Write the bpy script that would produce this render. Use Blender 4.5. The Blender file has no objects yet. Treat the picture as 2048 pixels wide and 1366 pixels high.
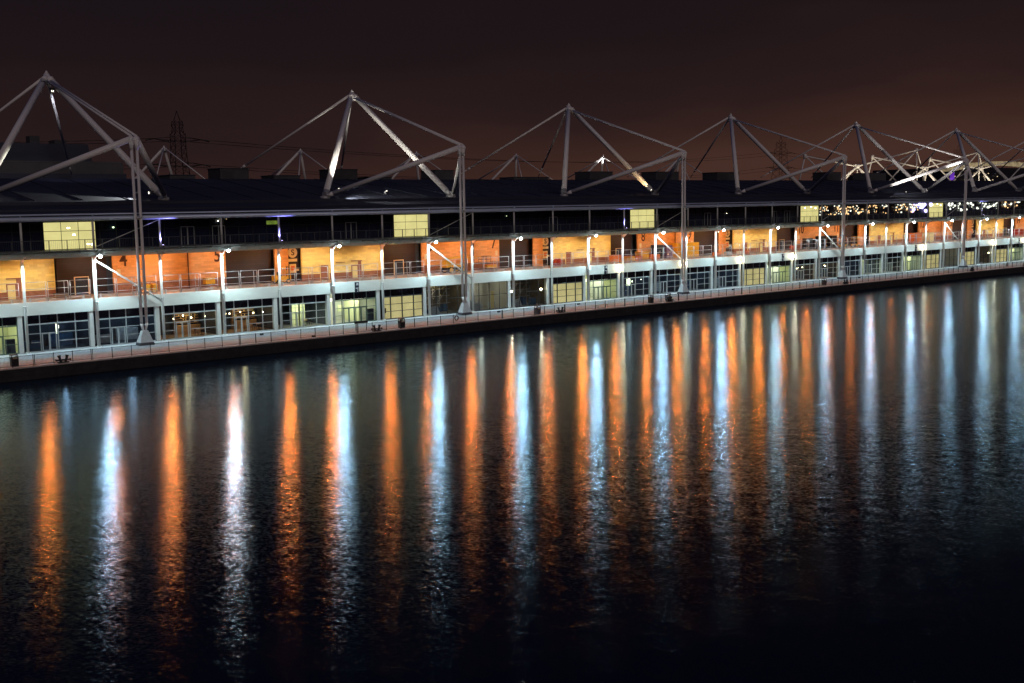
import bpy, math, random
from mathutils import Vector, Matrix
random.seed(7)
R = math.radians
C = bpy.context.scene.collection
S = bpy.context.scene

# ------------------------------------------------------------------ camera
cam = bpy.data.objects.new('camera', bpy.data.cameras.new('camera'))
C.objects.link(cam)
right = Vector((0.76307443, -0.64608823, -0.01695338))
up = Vector((0.09049789, 0.08083806, 0.99261037))
fwd = Vector((0.63994339, 0.75896983, -0.12015508))
m = Matrix((right, up, -fwd)).transposed().to_4x4()
m.translation = Vector((-39.181, -131.252, 15.646))
cam.matrix_world = m
cam.data.sensor_width = 36
cam.data.lens = 2241.17 / 2048 * 36
cam.data.clip_start = 0.5
cam.data.clip_end = 6000
S.camera = cam

# ------------------------------------------------------------------ world: night sky with a brown city glow low down
w = bpy.data.worlds.new('World'); S.world = w; w.use_nodes = True
nt = w.node_tree; nt.nodes.clear()
def N(nt, t, **k):
    n = nt.nodes.new(t)
    for a, v in k.items(): setattr(n, a, v)
    return n
def ramp(nt, stops, src):
    n = N(nt, 'ShaderNodeValToRGB')
    e = n.color_ramp.elements
    while len(e) < len(stops): e.new(0.5)
    for q, (p, c) in zip(e, stops):
        q.position = p; q.color = (*c, 1) if len(c) == 3 else c
    nt.links.new(src, n.inputs[0]); return n.outputs[0]
tc = N(nt, 'ShaderNodeTexCoord'); sp = N(nt, 'ShaderNodeSeparateXYZ')
nt.links.new(tc.outputs['Generated'], sp.inputs[0])
mp = N(nt, 'ShaderNodeMapping'); mp.inputs['Scale'].default_value = (3, 3, 11)
nt.links.new(tc.outputs['Generated'], mp.inputs[0])
cl = N(nt, 'ShaderNodeTexNoise'); cl.inputs['Scale'].default_value = 1.1; cl.inputs['Detail'].default_value = 5
nt.links.new(mp.outputs[0], cl.inputs[0])
# elevation plus a lift to the east, where the town is
ad = N(nt, 'ShaderNodeMath', operation='MULTIPLY_ADD'); ad.inputs[1].default_value = -0.085; ad.inputs[2].default_value = 0.05
nt.links.new(sp.outputs[0], ad.inputs[0])
ad2 = N(nt, 'ShaderNodeMath', operation='MULTIPLY_ADD'); ad2.inputs[1].default_value = 0.13
nt.links.new(cl.outputs[0], ad2.inputs[0]); nt.links.new(ad.outputs[0], ad2.inputs[2])
ad3 = N(nt, 'ShaderNodeMath', operation='ADD'); ad3.inputs[1].default_value = -0.062
nt.links.new(ad2.outputs[0], ad3.inputs[0])
ad4 = N(nt, 'ShaderNodeMath', operation='ADD')
nt.links.new(ad3.outputs[0], ad4.inputs[0]); nt.links.new(sp.outputs[2], ad4.inputs[1])
col = ramp(nt, [(0.0, (.066, .030, .022)), (0.03, (.049, .0215, .0165)), (0.075, (.026, .0128, .0125)),
                (0.14, (.0150, .0086, .0100)), (0.24, (.0095, .0064, .0090)), (1.0, (.012, .016, .052))], ad4.outputs[0])
bg = N(nt, 'ShaderNodeBackground'); bg.inputs[1].default_value = 0.9
nt.links.new(col, bg.inputs[0])
nt.links.new(bg.outputs[0], N(nt, 'ShaderNodeOutputWorld').inputs[0])

# weak far city light from the south bank
sun = bpy.data.objects.new('sun', bpy.data.lights.new('sun', 'SUN')); C.objects.link(sun)
sun.data.energy = 0.36; sun.data.angle = R(25); sun.data.color = (1.0, .80, .74)
sun.rotation_euler = Vector((0.35, 1.0, -0.42)).to_track_quat('-Z', 'Y').to_euler()

S.view_settings.view_transform = 'Standard'; S.view_settings.look = 'None'
S.view_settings.exposure = 0; S.view_settings.gamma = 1
cy = S.cycles
cy.max_bounces = 5; cy.diffuse_bounces = 2; cy.glossy_bounces = 3; cy.transmission_bounces = 3; cy.transparent_max_bounces = 12
cy.caustics_reflective = False; cy.caustics_refractive = False
cy.sample_clamp_indirect = 4.0; cy.sample_clamp_direct = 0
cy.use_denoising = True
try: cy.use_light_tree = True
except Exception: pass

# ------------------------------------------------------------------ materials
MATS = {}
def mat(name, col, rough=.5, metal=0., var=0., scale=3., bump=0., brick=None, emit=None, es=0., spec=.5, stretch=(1, 1, 1)):
    if name in MATS: return MATS[name]
    M = bpy.data.materials.new(name); M.use_nodes = True; t = M.node_tree
    b = t.nodes['Principled BSDF']
    b.inputs['Base Color'].default_value = (*col, 1); b.inputs['Roughness'].default_value = rough
    b.inputs['Metallic'].default_value = metal; b.inputs['Specular IOR Level'].default_value = spec
    src = None
    if var or brick or bump:
        tc = N(t, 'ShaderNodeTexCoord'); mp = N(t, 'ShaderNodeMapping'); mp.inputs['Scale'].default_value = stretch
        t.links.new(tc.outputs['Object'], mp.inputs[0])
    if var:
        n = N(t, 'ShaderNodeTexNoise'); n.inputs['Scale'].default_value = scale; n.inputs['Detail'].default_value = 6
        n.inputs['Roughness'].default_value = .65
        t.links.new(mp.outputs[0], n.inputs[0])
        lo = tuple(c * (1 - var) for c in col); hi = tuple(min(1, c * (1 + var)) for c in col)
        src = ramp(t, [(.3, lo), (.7, hi)], n.outputs[0])
    if brick:
        bt = N(t, 'ShaderNodeTexBrick'); bt.inputs['Scale'].default_value = 1
        bt.inputs['Brick Width'].default_value = brick[0]; bt.inputs['Row Height'].default_value = brick[1]
        bt.inputs['Mortar Size'].default_value = brick[2]; bt.inputs['Mortar Smooth'].default_value = .2
        bt.inputs['Bias'].default_value = 0
        bt.inputs['Color1'].default_value = (*[c * .86 for c in col], 1); bt.inputs['Color2'].default_value = (*[min(1, c * 1.1) for c in col], 1)
        bt.inputs['Mortar'].default_value = (*[c * brick[3] for c in col], 1)
        if len(brick) > 4:  # vertical wall: use x,z
            sx = N(t, 'ShaderNodeSeparateXYZ'); cx = N(t, 'ShaderNodeCombineXYZ')
            t.links.new(mp.outputs[0], sx.inputs[0]); t.links.new(sx.outputs[0], cx.inputs[0]); t.links.new(sx.outputs[2], cx.inputs[1])
            t.links.new(cx.outputs[0], bt.inputs[0])
        else: t.links.new(mp.outputs[0], bt.inputs[0])
        if src is not None:
            mx = N(t, 'ShaderNodeMix', data_type='RGBA', blend_type='MULTIPLY'); mx.inputs[0].default_value = 1
            # normalise noise colour to about 1
            g = N(t, 'ShaderNodeMix', data_type='RGBA', blend_type='DIVIDE'); g.inputs[0].default_value = 1
            t.links.new(src, g.inputs[6]); g.inputs[7].default_value = (*[max(c, .01) for c in col], 1)
            t.links.new(bt.outputs[0], mx.inputs[6]); t.links.new(g.outputs[2], mx.inputs[7]); src = mx.outputs[2]
        else: src = bt.outputs[0]
    if src is not None: t.links.new(src, b.inputs['Base Color'])
    if bump:
        n2 = N(t, 'ShaderNodeTexNoise'); n2.inputs['Scale'].default_value = scale * 4; n2.inputs['Detail'].default_value = 4
        t.links.new(mp.outputs[0], n2.inputs[0])
        bp = N(t, 'ShaderNodeBump'); bp.inputs['Strength'].default_value = bump; bp.inputs['Distance'].default_value = .02
        t.links.new(n2.outputs[0], bp.inputs['Height']); t.links.new(bp.outputs[0], b.inputs['Normal'])
    if emit:
        b.inputs['Emission Color'].default_value = (*emit, 1); b.inputs['Emission Strength'].default_value = es
    MATS[name] = M; return M

white = mat('white_paint', (.72, .76, .74), .35, var=.06, scale=1.5)
mastw = mat('mast_paint', (.82, .81, .80), .45, var=.035, scale=.5)
band_m = mat('fascia_paint', (.80, .86, .81), .4, var=.06, scale=.35, stretch=(1, 1, 3))
greyf = mat('frame_grey', (.42, .47, .48), .4, var=.05)
darkf = mat('frame_dark', (.05, .055, .06), .4, var=.2)
greenf = mat('frame_green', (.10, .16, .13), .4, var=.1)
galv = mat('galvanised_steel', (.50, .50, .50), .4, metal=.3, var=.12, scale=6)
black = mat('black_paint', (.012, .014, .018), .45, var=.3)
roof_m = mat('roof_sheet', (.030, .036, .058), .55, var=.35, scale=.3, bump=.3, stretch=(.2, 1, 1))
dark_band = mat('walkway_metal', (.16, .17, .16), .5, var=.15, scale=.7)
soff = mat('soffit_metal', (.27, .32, .29), .5, var=.12, scale=.6)
tube_m = mat('gutter_metal', (.52, .62, .78), .35, metal=.2, var=.12, scale=.5, stretch=(.3, 1, 1))
cream = mat('cream_blockwork', (.94, .74, .30), .7, var=.05, scale=.3, brick=(.9, .30, .012, .90, 1), stretch=(1, 1, 1))
terra = mat('terracotta_blockwork', (.80, .38, .16), .75, var=.06, scale=.3, brick=(.9, .30, .012, .86, 1))
maroon = mat('maroon_cladding', (.040, .022, .024), .6, var=.2, scale=.5, brick=(60, .30, .02, .6, 1))
dado = mat('dado_blockwork', (.34, .14, .08), .7, var=.15, scale=1.2, brick=(.44, .22, .012, .7, 1))
sheet_dark = mat('spandrel_glass', (.012, .013, .022), .2, var=.3, scale=.5)
sign_dark = mat('number_paint', (.07, .018, .012), .6)
sign_pale = mat('sign_pale', (.85, .66, .42), .5, var=.05)
deck_m = mat('deck_concrete', (.36, .30, .26), .75, var=.2, scale=.8, bump=.3)
conc = mat('plinth_concrete', (.55, .57, .58), .7, var=.12, scale=2, bump=.3)
plinth_dark = mat('plinth_skirt', (.07, .075, .09), .6, var=.2)
blue_door = mat('dark_blue_door', (.03, .045, .08), .4, var=.1)
brown_door = mat('brown_door', (.33, .13, .08), .5, var=.1)
cream_door = mat('cream_door', (.85, .72, .34), .5, var=.05)
yellow = mat('yellow_paint', (.75, .38, .03), .4, var=.15, scale=5)
orange = mat('orange_paint', (.80, .22, .06), .45, var=.15, scale=5)
red_m = mat('red_paint', (.55, .05, .03), .45, var=.1)
tyre = mat('tyre_rubber', (.02, .02, .02), .8)
wood = mat('timber', (.40, .24, .12), .6, var=.3, scale=2, stretch=(1, 1, 6))
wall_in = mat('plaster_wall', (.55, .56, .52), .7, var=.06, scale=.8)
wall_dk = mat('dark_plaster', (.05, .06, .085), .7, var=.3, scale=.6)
floor_in = mat('tile_floor', (.28, .27, .25), .3, var=.1, scale=1)
lime_in = mat('lime_plaster', (.76, .78, .48), .6, var=.1, scale=1)
blue_box = mat('blue_plastic', (.05, .11, .22), .45, var=.3, scale=2)
pale_sheet = mat('pale_sheeting', (.45, .52, .58), .6, var=.25, scale=2)

def emis(name, col, s, var=0., scale=1.):
    if name in MATS: return MATS[name]
    M = bpy.data.materials.new(name); M.use_nodes = True; t = M.node_tree; t.nodes.clear()
    e = N(t, 'ShaderNodeEmission'); e.inputs[0].default_value = (*col, 1); e.inputs[1].default_value = s
    if var:
        tc = N(t, 'ShaderNodeTexCoord'); n = N(t, 'ShaderNodeTexNoise'); n.inputs['Scale'].default_value = scale
        n.inputs['Detail'].default_value = 3
        t.links.new(tc.outputs['Object'], n.inputs[0])
        c = ramp(t, [(.25, tuple(a * (1 - var) for a in col)), (.75, tuple(a * (1 + var * .6) for a in col))], n.outputs[0])
        t.links.new(c, e.inputs[0])
    t.links.new(e.outputs[0], N(t, 'ShaderNodeOutputMaterial').inputs[0])
    MATS[name] = M; return M
blind = emis('lit_blind', (.66, .55, .25), .95, .28, .45)
blind_up = emis('lit_blind_gallery', (.74, .67, .27), 1.0, .14, .6)
lampw = emis('lamp_cold', (.85, .93, 1), 60)
lampv = emis('lamp_violet', (.6, .5, 1), 14)
lampo = emis('lamp_sodium', (1, .5, .12), 25)
lampy = emis('lamp_warm', (1, .80, .45), 22)
panelw = emis('light_panel', (.95, 1, .72), 3.6)

# clear glass: cheap transparent + gloss
def glassmat(name, tint, gl):
    M = bpy.data.materials.new(name); M.use_nodes = True; t = M.node_tree; t.nodes.clear()
    tr = N(t, 'ShaderNodeBsdfTransparent'); tr.inputs[0].default_value = (*tint, 1)
    g = N(t, 'ShaderNodeBsdfGlossy'); g.inputs['Roughness'].default_value = .06
    fr = N(t, 'ShaderNodeFresnel'); fr.inputs[0].default_value = gl
    mx = N(t, 'ShaderNodeMixShader')
    t.links.new(fr.outputs[0], mx.inputs[0]); t.links.new(tr.outputs[0], mx.inputs[1]); t.links.new(g.outputs[0], mx.inputs[2])
    t.links.new(mx.outputs[0], N(t, 'ShaderNodeOutputMaterial').inputs[0])
    MATS[name] = M; return M
glass = glassmat('clear_glass', (.80, .86, .86), 1.5)
glass_dk = mat('gallery_glass', (.016, .024, .055), .15, var=.4, scale=.4, spec=.25)

# water
def watermat():
    M = bpy.data.materials.new('dock_water'); M.use_nodes = True; t = M.node_tree; t.nodes.clear()
    tc = N(t, 'ShaderNodeTexCoord')
    geo = N(t, 'ShaderNodeNewGeometry')
    def slope(ang, sc, stretch, amp_l, amp_c, det, dist=0.):
        """wave slopes: crests lie across the wind direction 'ang'; amp_l along it, amp_c across it"""
        vr = N(t, 'ShaderNodeVectorRotate', rotation_type='Z_AXIS'); vr.inputs['Angle'].default_value = -ang
        t.links.new(tc.outputs['Object'], vr.inputs[0])
        mp = N(t, 'ShaderNodeMapping'); mp.inputs['Scale'].default_value = (1, stretch, 1); t.links.new(vr.outputs[0], mp.inputs[0])
        n = N(t, 'ShaderNodeTexNoise'); n.inputs['Scale'].default_value = sc; n.inputs['Detail'].default_value = det
        n.inputs['Roughness'].default_value = .6; n.inputs['Distortion'].default_value = dist
        t.links.new(mp.outputs[0], n.inputs[0])
        sb = N(t, 'ShaderNodeVectorMath', operation='SUBTRACT'); sb.inputs[1].default_value = (.435, .5, .5); t.links.new(n.outputs['Color'], sb.inputs[0])
        ml = N(t, 'ShaderNodeVectorMath', operation='MULTIPLY'); ml.inputs[1].default_value = (amp_l, amp_c, 0); t.links.new(sb.outputs[0], ml.inputs[0])
        v2 = N(t, 'ShaderNodeVectorRotate', rotation_type='Z_AXIS'); v2.inputs['Angle'].default_value = ang; t.links.new(ml.outputs[0], v2.inputs[0])
        return v2.outputs[0]
    def add(a, b):
        q = N(t, 'ShaderNodeVectorMath', operation='ADD'); t.links.new(a, q.inputs[0]); t.links.new(b, q.inputs[1]); return q.outputs[0]
    A0 = R(52)
    v = add(slope(A0 - R(8), 10, .5, *WATER[0], 4, .4), slope(A0 - R(25), 1.6, .5, *WATER[1], 2))
    gust = N(t, 'ShaderNodeTexNoise'); gust.inputs['Scale'].default_value = .045; gust.inputs['Detail'].default_value = 2
    t.links.new(tc.outputs['Object'], gust.inputs[0])
    gr = N(t, 'ShaderNodeMapRange'); gr.inputs[1].default_value = .3; gr.inputs[2].default_value = .7; gr.inputs[3].default_value = .88; gr.inputs[4].default_value = 1.12
    t.links.new(gust.outputs[0], gr.inputs[0])
    sc_ = N(t, 'ShaderNodeVectorMath', operation='SCALE'); t.links.new(v, sc_.inputs[0]); t.links.new(gr.outputs[0], sc_.inputs['Scale'])
    up_ = N(t, 'ShaderNodeVectorMath', operation='ADD'); up_.inputs[1].default_value = (0, 0, 1); t.links.new(sc_.outputs[0], up_.inputs[0])
    nm = N(t, 'ShaderNodeVectorMath', operation='NORMALIZE'); t.links.new(up_.outputs[0], nm.inputs[0])
    g = N(t, 'ShaderNodeBsdfGlossy'); g.distribution = 'BECKMANN'; g.inputs['Roughness'].default_value = WATER[2]
    g.inputs[0].default_value = (.66, .84, 1, 1)
    t.links.new(nm.outputs[0], g.inputs['Normal'])
    g.inputs['Anisotropy'].default_value = .24
    tg = N(t, 'ShaderNodeCombineXYZ'); tg.inputs[0].default_value = -math.sin(A0); tg.inputs[1].default_value = math.cos(A0)
    t.links.new(tg.outputs[0], g.inputs['Tangent'])
    d = N(t, 'ShaderNodeBsdfDiffuse'); d.inputs[0].default_value = (.006, .014, .030, 1)
    fr = N(t, 'ShaderNodeFresnel'); fr.inputs[0].default_value = 1.34
    mx = N(t, 'ShaderNodeMixShader')
    t.links.new(fr.outputs[0], mx.inputs[0]); t.links.new(d.outputs[0], mx.inputs[1]); t.links.new(g.outputs[0], mx.inputs[2])
    t.links.new(mx.outputs[0], N(t, 'ShaderNodeOutputMaterial').inputs[0])
    return M
WATER = ((.38, .16), (.10, .05), .185)
water_m = watermat()

# paving: cool pale slabs along the front, pink brick towards the water
def pavmat():
    M = bpy.data.materials.new('promenade_paving'); M.use_nodes = True; t = M.node_tree; b = t.nodes['Principled BSDF']
    tc = N(t, 'ShaderNodeTexCoord'); sp = N(t, 'ShaderNodeSeparateXYZ'); t.links.new(tc.outputs['Object'], sp.inputs[0])
    mr = N(t, 'ShaderNodeMapRange'); mr.inputs[1].default_value = -11.4; mr.inputs[2].default_value = 1.0
    t.links.new(sp.outputs[1], mr.inputs[0])
    base = ramp(t, [(.0, (.46, .40, .36)), (.045, (.46, .40, .36)), (.05, (.40, .31, .28)), (.50, (.40, .32, .29)), (.505, (.34, .36, .40)), (.80, (.34, .36, .40)), (.805, (.50, .53, .56))], mr.outputs[0])
    bt = N(t, 'ShaderNodeTexBrick'); bt.inputs['Scale'].default_value = 1; bt.inputs['Brick Width'].default_value = .6; bt.inputs['Row Height'].default_value = .3
    bt.inputs['Mortar Size'].default_value = .012; bt.inputs['Color1'].default_value = (.8, .8, .8, 1); bt.inputs['Color2'].default_value = (1, 1, 1, 1); bt.inputs['Mortar'].default_value = (.55, .55, .55, 1)
    t.links.new(tc.outputs['Object'], bt.inputs[0])
    n = N(t, 'ShaderNodeTexNoise'); n.inputs['Scale'].default_value = .7; n.inputs['Detail'].default_value = 6
    t.links.new(tc.outputs['Object'], n.inputs[0])
    nr = ramp(t, [(.3, (.75, .75, .75)), (.7, (1.1, 1.1, 1.1))], n.outputs[0])
    m1 = N(t, 'ShaderNodeMix', data_type='RGBA', blend_type='MULTIPLY'); m1.inputs[0].default_value = 1
    t.links.new(base, m1.inputs[6]); t.links.new(bt.outputs[0], m1.inputs[7])
    m2 = N(t, 'ShaderNodeMix', data_type='RGBA', blend_type='MULTIPLY'); m2.inputs[0].default_value = 1
    t.links.new(m1.outputs[2], m2.inputs[6]); t.links.new(nr, m2.inputs[7])
    t.links.new(m2.outputs[2], b.inputs['Base Color']); b.inputs['Roughness'].default_value = .6
    return M
pave_m = pavmat()
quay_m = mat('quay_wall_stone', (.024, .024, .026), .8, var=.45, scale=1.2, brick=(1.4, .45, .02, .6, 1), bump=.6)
coping_m = mat('coping_stone', (.55, .50, .46), .7, var=.15, scale=2)
ground_m = mat('ground_asphalt', (.045, .045, .048), .8, var=.2, scale=.2)

# ------------------------------------------------------------------ mesh helpers
class MB:
    def __init__(s): s.v = []; s.f = []; s.sm = []
    def box(s, x0, x1, y0, y1, z0, z1):
        if x0 > x1: x0, x1 = x1, x0
        if y0 > y1: y0, y1 = y1, y0
        if z0 > z1: z0, z1 = z1, z0
        n = len(s.v)
        s.v += [(x0, y0, z0), (x1, y0, z0), (x1, y1, z0), (x0, y1, z0), (x0, y0, z1), (x1, y0, z1), (x1, y1, z1), (x0, y1, z1)]
        for f in ((0, 3, 2, 1), (4, 5, 6, 7), (0, 1, 5, 4), (1, 2, 6, 5), (2, 3, 7, 6), (3, 0, 4, 7)):
            s.f.append([n + i for i in f]); s.sm.append(False)
        return s
    def hexa(s, pts):  # 4 bottom, 4 top
        n = len(s.v); s.v += [tuple(p) for p in pts]
        for f in ((0, 3, 2, 1), (4, 5, 6, 7), (0, 1, 5, 4), (1, 2, 6, 5), (2, 3, 7, 6), (3, 0, 4, 7)):
            s.f.append([n + i for i in f]); s.sm.append(False)
        return s
    def tube(s, a, b, r0, r1=None, n=10, caps=True):
        a = Vector(a); b = Vector(b); r1 = r0 if r1 is None else r1
        d = (b - a).normalized(); u = d.orthogonal().normalized(); w_ = d.cross(u)
        k = len(s.v)
        for p, r in ((a, r0), (b, r1)):
            for i in range(n):
                t_ = 2 * math.pi * i / n
                s.v.append(tuple(p + u * (r * math.cos(t_)) + w_ * (r * math.sin(t_))))
        for i in range(n):
            j = (i + 1) % n
            s.f.append([k + i, k + j, k + n + j, k + n + i]); s.sm.append(True)
        if caps:
            s.f.append([k + i for i in range(n)][::-1]); s.sm.append(False)
            s.f.append([k + n + i for i in range(n)]); s.sm.append(False)
        return s
    def path(s, pts, r, n=8):
        for a, b in zip(pts, pts[1:]): s.tube(a, b, r, n=n)
        return s
    def quad(s, *p):
        n = len(s.v); s.v += [tuple(q) for q in p]; s.f.append(list(range(n, n + len(p)))); s.sm.append(False); return s
    def sphere(s, c, r, sz=1., n=10, m_=6):
        k = len(s.v)
        for i in range(m_ + 1):
            th = math.pi * i / m_
            for j in range(n):
                ph = 2 * math.pi * j / n
                s.v.append((c[0] + r * math.sin(th) * math.cos(ph), c[1] + r * math.sin(th) * math.sin(ph), c[2] + r * sz * math.cos(th)))
        for i in range(m_):
            for j in range(n):
                j2 = (j + 1) % n
                s.f.append([k + i * n + j, k + (i + 1) * n + j, k + (i + 1) * n + j2, k + i * n + j2]); s.sm.append(True)
        return s
    def torus(s, c, Rr, r, axis='Y', n=20, m_=8):
        k = len(s.v)
        for i in range(n):
            a = 2 * math.pi * i / n
            for j in range(m_):
                b = 2 * math.pi * j / m_
                q = Rr + r * math.cos(b); x, z, y = q * math.cos(a), q * math.sin(a), r * math.sin(b)
                s.v.append((c[0] + x, c[1] + y, c[2] + z) if axis == 'Y' else (c[0] + x, c[1] + z, c[2] + y))
        for i in range(n):
            for j in range(m_):
                i2 = (i + 1) % n; j2 = (j + 1) % m_
                s.f.append([k + i * m_ + j, k + i2 * m_ + j, k + i2 * m_ + j2, k + i * m_ + j2]); s.sm.append(True)
        return s
    def build(s, name, m_, parent=None):
        me = bpy.data.meshes.new(name); me.from_pydata(s.v, [], s.f); me.update()
        me.polygons.foreach_set('use_smooth', s.sm)
        me.materials.append(m_)
        o = bpy.data.objects.new(name, me); C.objects.link(o)
        if parent is not None: o.parent = parent
        return o
def tag(o, label=None, cat=None, group=None, kind=None):
    if label: o['label'] = label
    if cat: o['category'] = cat
    if group: o['group'] = group
    if kind: o['kind'] = kind
    return o
def empty(name, loc=(0, 0, 0), rz=0, parent=None):
    o = bpy.data.objects.new(name, None); C.objects.link(o); o.location = loc; o.rotation_euler = (0, 0, rz)
    if parent is not None: o.parent = parent
    return o
def copy_tree(o, parent=None):
    c = o.copy(); C.objects.link(c); c.parent = parent
    for ch in list(o.children): copy_tree(ch, c)
    return c
def light(name, kind, loc, energy, color, parent=None, target=None, angle=None, blend=.5, radius=.1, size=None):
    L = bpy.data.lights.new(name, kind); L.energy = energy; L.color = color
    if kind in ('POINT', 'SPOT'): L.shadow_soft_size = radius
    if kind == 'SPOT': L.spot_size = R(angle); L.spot_blend = blend
    if kind == 'AREA' and size: L.shape = 'RECTANGLE'; L.size, L.size_y = size
    o = bpy.data.objects.new(name, L); C.objects.link(o); o.location = loc
    if target is not None: o.rotation_euler = (Vector(target) - Vector(loc)).to_track_quat('-Z', 'Y').to_euler()
    if parent is not None: o.parent = parent
    return o
def text(name, s, size, loc, m_, parent=None, rot=(R(90), 0, 0), ext=.02, sx=1.):
    cu = bpy.data.curves.new(name, 'FONT'); cu.body = s; cu.size = size; cu.extrude = ext; cu.align_x = 'CENTER'; cu.align_y = 'CENTER'; cu.offset = size * .012
    t_ = bpy.data.objects.new(name + '_tmp', cu); C.objects.link(t_)
    bpy.context.view_layer.update()
    me = bpy.data.meshes.new_from_object(t_.evaluated_get(bpy.context.evaluated_depsgraph_get()))
    bpy.data.objects.remove(t_)
    me.materials.clear(); me.materials.append(m_)
    o = bpy.data.objects.new(name, me); C.objects.link(o); o.location = loc; o.rotation_euler = rot; o.scale = (sx, 1, 1)
    if parent is not None: o.parent = parent
    return o
ORD = ['first', 'second', 'third', 'fourth', 'fifth', 'sixth', 'seventh', 'eighth', 'ninth', 'tenth', 'eleventh', 'twelfth', 'thirteenth',
       'fourteenth', 'fifteenth', 'sixteenth', 'seventeenth', 'eighteenth', 'nineteenth', 'twentieth', 'twenty-first', 'twenty-second', 'twenty-third']

# ------------------------------------------------------------------ levels (metres)
BAY = 8.0; NB0, NB1 = -3, 34            # bays from column NB0 to NB1
XA, XB = NB0 * BAY, NB1 * BAY
ZW = -1.37; QY = -11.3                  # water level, quay edge
ZB0, ZB1 = 4.25, 5.73                   # fascia band
DECK = 5.5
ZS0, ZS1 = 10.55, 11.47                 # walkway edge
ZT = 14.8                               # underside of the roof tube
WY = 9.6                                # loading deck wall

# ------------------------------------------------------------------ setting
o = MB(); o.quad((-1200, -1200, ZW), (2600, -1200, ZW), (2600, QY + 1, ZW), (-1200, QY + 1, ZW)); tag(o.build('water', water_m), kind='structure')
o = MB(); o.box(-1200, 2600, QY + .35, 2600, -2.6, -.02); tag(o.build('ground', ground_m), kind='structure')
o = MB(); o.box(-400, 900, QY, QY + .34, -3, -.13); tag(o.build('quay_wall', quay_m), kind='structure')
o = MB(); o.box(-400, 900, QY - .06, QY + .55, -.125, .02); tag(o.build('kerb', coping_m), kind='structure')
o = MB(); o.quad((-400, QY + .56, .004), (900, QY + .56, .004), (900, 1.2, .004), (-400, 1.2, .004)); tag(o.build('pavement', pave_m), kind='structure')

# ------------------------------------------------------------------ the exhibition hall
H = empty('exhibition_hall')
tag(H, 'long two-storey exhibition hall with orange-lit loading deck, white fascia and dark roof', 'exhibition hall')
# roof: cross-section extruded along x
prof = [(-.35, 15.42), (3.0, 15.75), (13.6, 17.25), (38, 20.75), (60, 20.9), (180, 20.9), (236, 14.5), (236, 13), (-.35, 15.12)]
o = MB()
for (y0, z0), (y1, z1) in zip(prof, prof[1:] + prof[:1]): o.quad((XA - 60, y0, z0), (XB + 60, y0, z0), (XB + 60, y1, z1), (XA - 60, y1, z1))
# standing seams running along the slope and a maintenance step
for i in range(-10, 56):
    x = i * 6.0
    o.hexa([(x, 13.7, 17.2), (x + .1, 13.7, 17.2), (x + .1, 37.9, 20.6), (x, 37.9, 20.6), (x, 13.7, 17.36), (x + .1, 13.7, 17.36), (x + .1, 37.9, 20.84), (x, 37.9, 20.84)])
o.box(XA - 60, XB + 60, 9.6, 9.9, 16.4, 17.05); o.box(XA - 60, XB + 60, 4.4, 4.6, 15.8, 16.12)
o.build('roof', roof_m, H)
o = MB()
o.tube((XA - 60, -.55, 15.03), (XB + 60, -.55, 15.03), .27, n=14)
o.tube((XA - 60, -.62, 15.52), (XB + 60, -.62, 15.52), .10, n=10)
for i in range(NB0, NB1 + 1): o.box(i * BAY - .05, i * BAY + .05, -.62, -.3, 14.9, 15.5)
o.build('gutter_tube', tube_m, H)
# end walls and back body so the hall is closed
o = MB(); o.box(XA - 60, XB + 60, WY + 2.2, 234, .05, 15.0); o.build('wall', wall_dk, H)
# walkway (gallery floor) with edge and curved soffit
o = MB()
pts = [(-1.55, ZS1), (3.0, ZS1), (3.0, ZS1 - .25), (-1.2, ZS1 - .25), (-1.45, ZS1 - .12)]
for (y0, z0), (y1, z1) in zip(pts, pts[1:] + pts[:1]): o.quad((XA, y0, z0), (XB, y0, z0), (XB, y1, z1), (XA, y1, z1))
for i in range(int((XB - XA) / 2)):
    o.box(XA + 2 * i - .04, XA + 2 * i + .04, -1.57, -1.4, ZS1 - .3, ZS1 + .05)
o.build('walkway', dark_band, H)
o = MB()
pts = [(-1.4, ZS1 - .26), (-1.25, ZS1 - .40), (-.9, ZS1 - .62), (-.3, ZS1 - .82), (.3, ZS1 - .9), (WY + 1.9, ZS1 - .9), (WY + 1.9, ZS1 - .27), (-1.0, ZS1 - .26)]
for (y0, z0), (y1, z1) in zip(pts, pts[1:] + pts[:1]): o.quad((XA, y0, z0), (XB, y0, z0), (XB, y1, z1), (XA, y1, z1))
for i in range(int((XB - XA) / 2)):
    o.box(XA + 2 * i + .98, XA + 2 * i + 1.02, -1.15, -.95, ZS1 - .66, ZS1 - .35)
o.build('soffit', soff, H)
# deck slab + fascia band, one piece per bay with a fine joint
o = MB(); o.box(XA, XB, .55, WY + 2.2, 5.0, DECK); o.build('deck', deck_m, H)
for i in range(NB0, NB1):
    o = MB(); o.box(i * BAY + .03, (i + 1) * BAY - .03, .30, .54, ZB0, ZB1); o.build('fascia', band_m, H)

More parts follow.
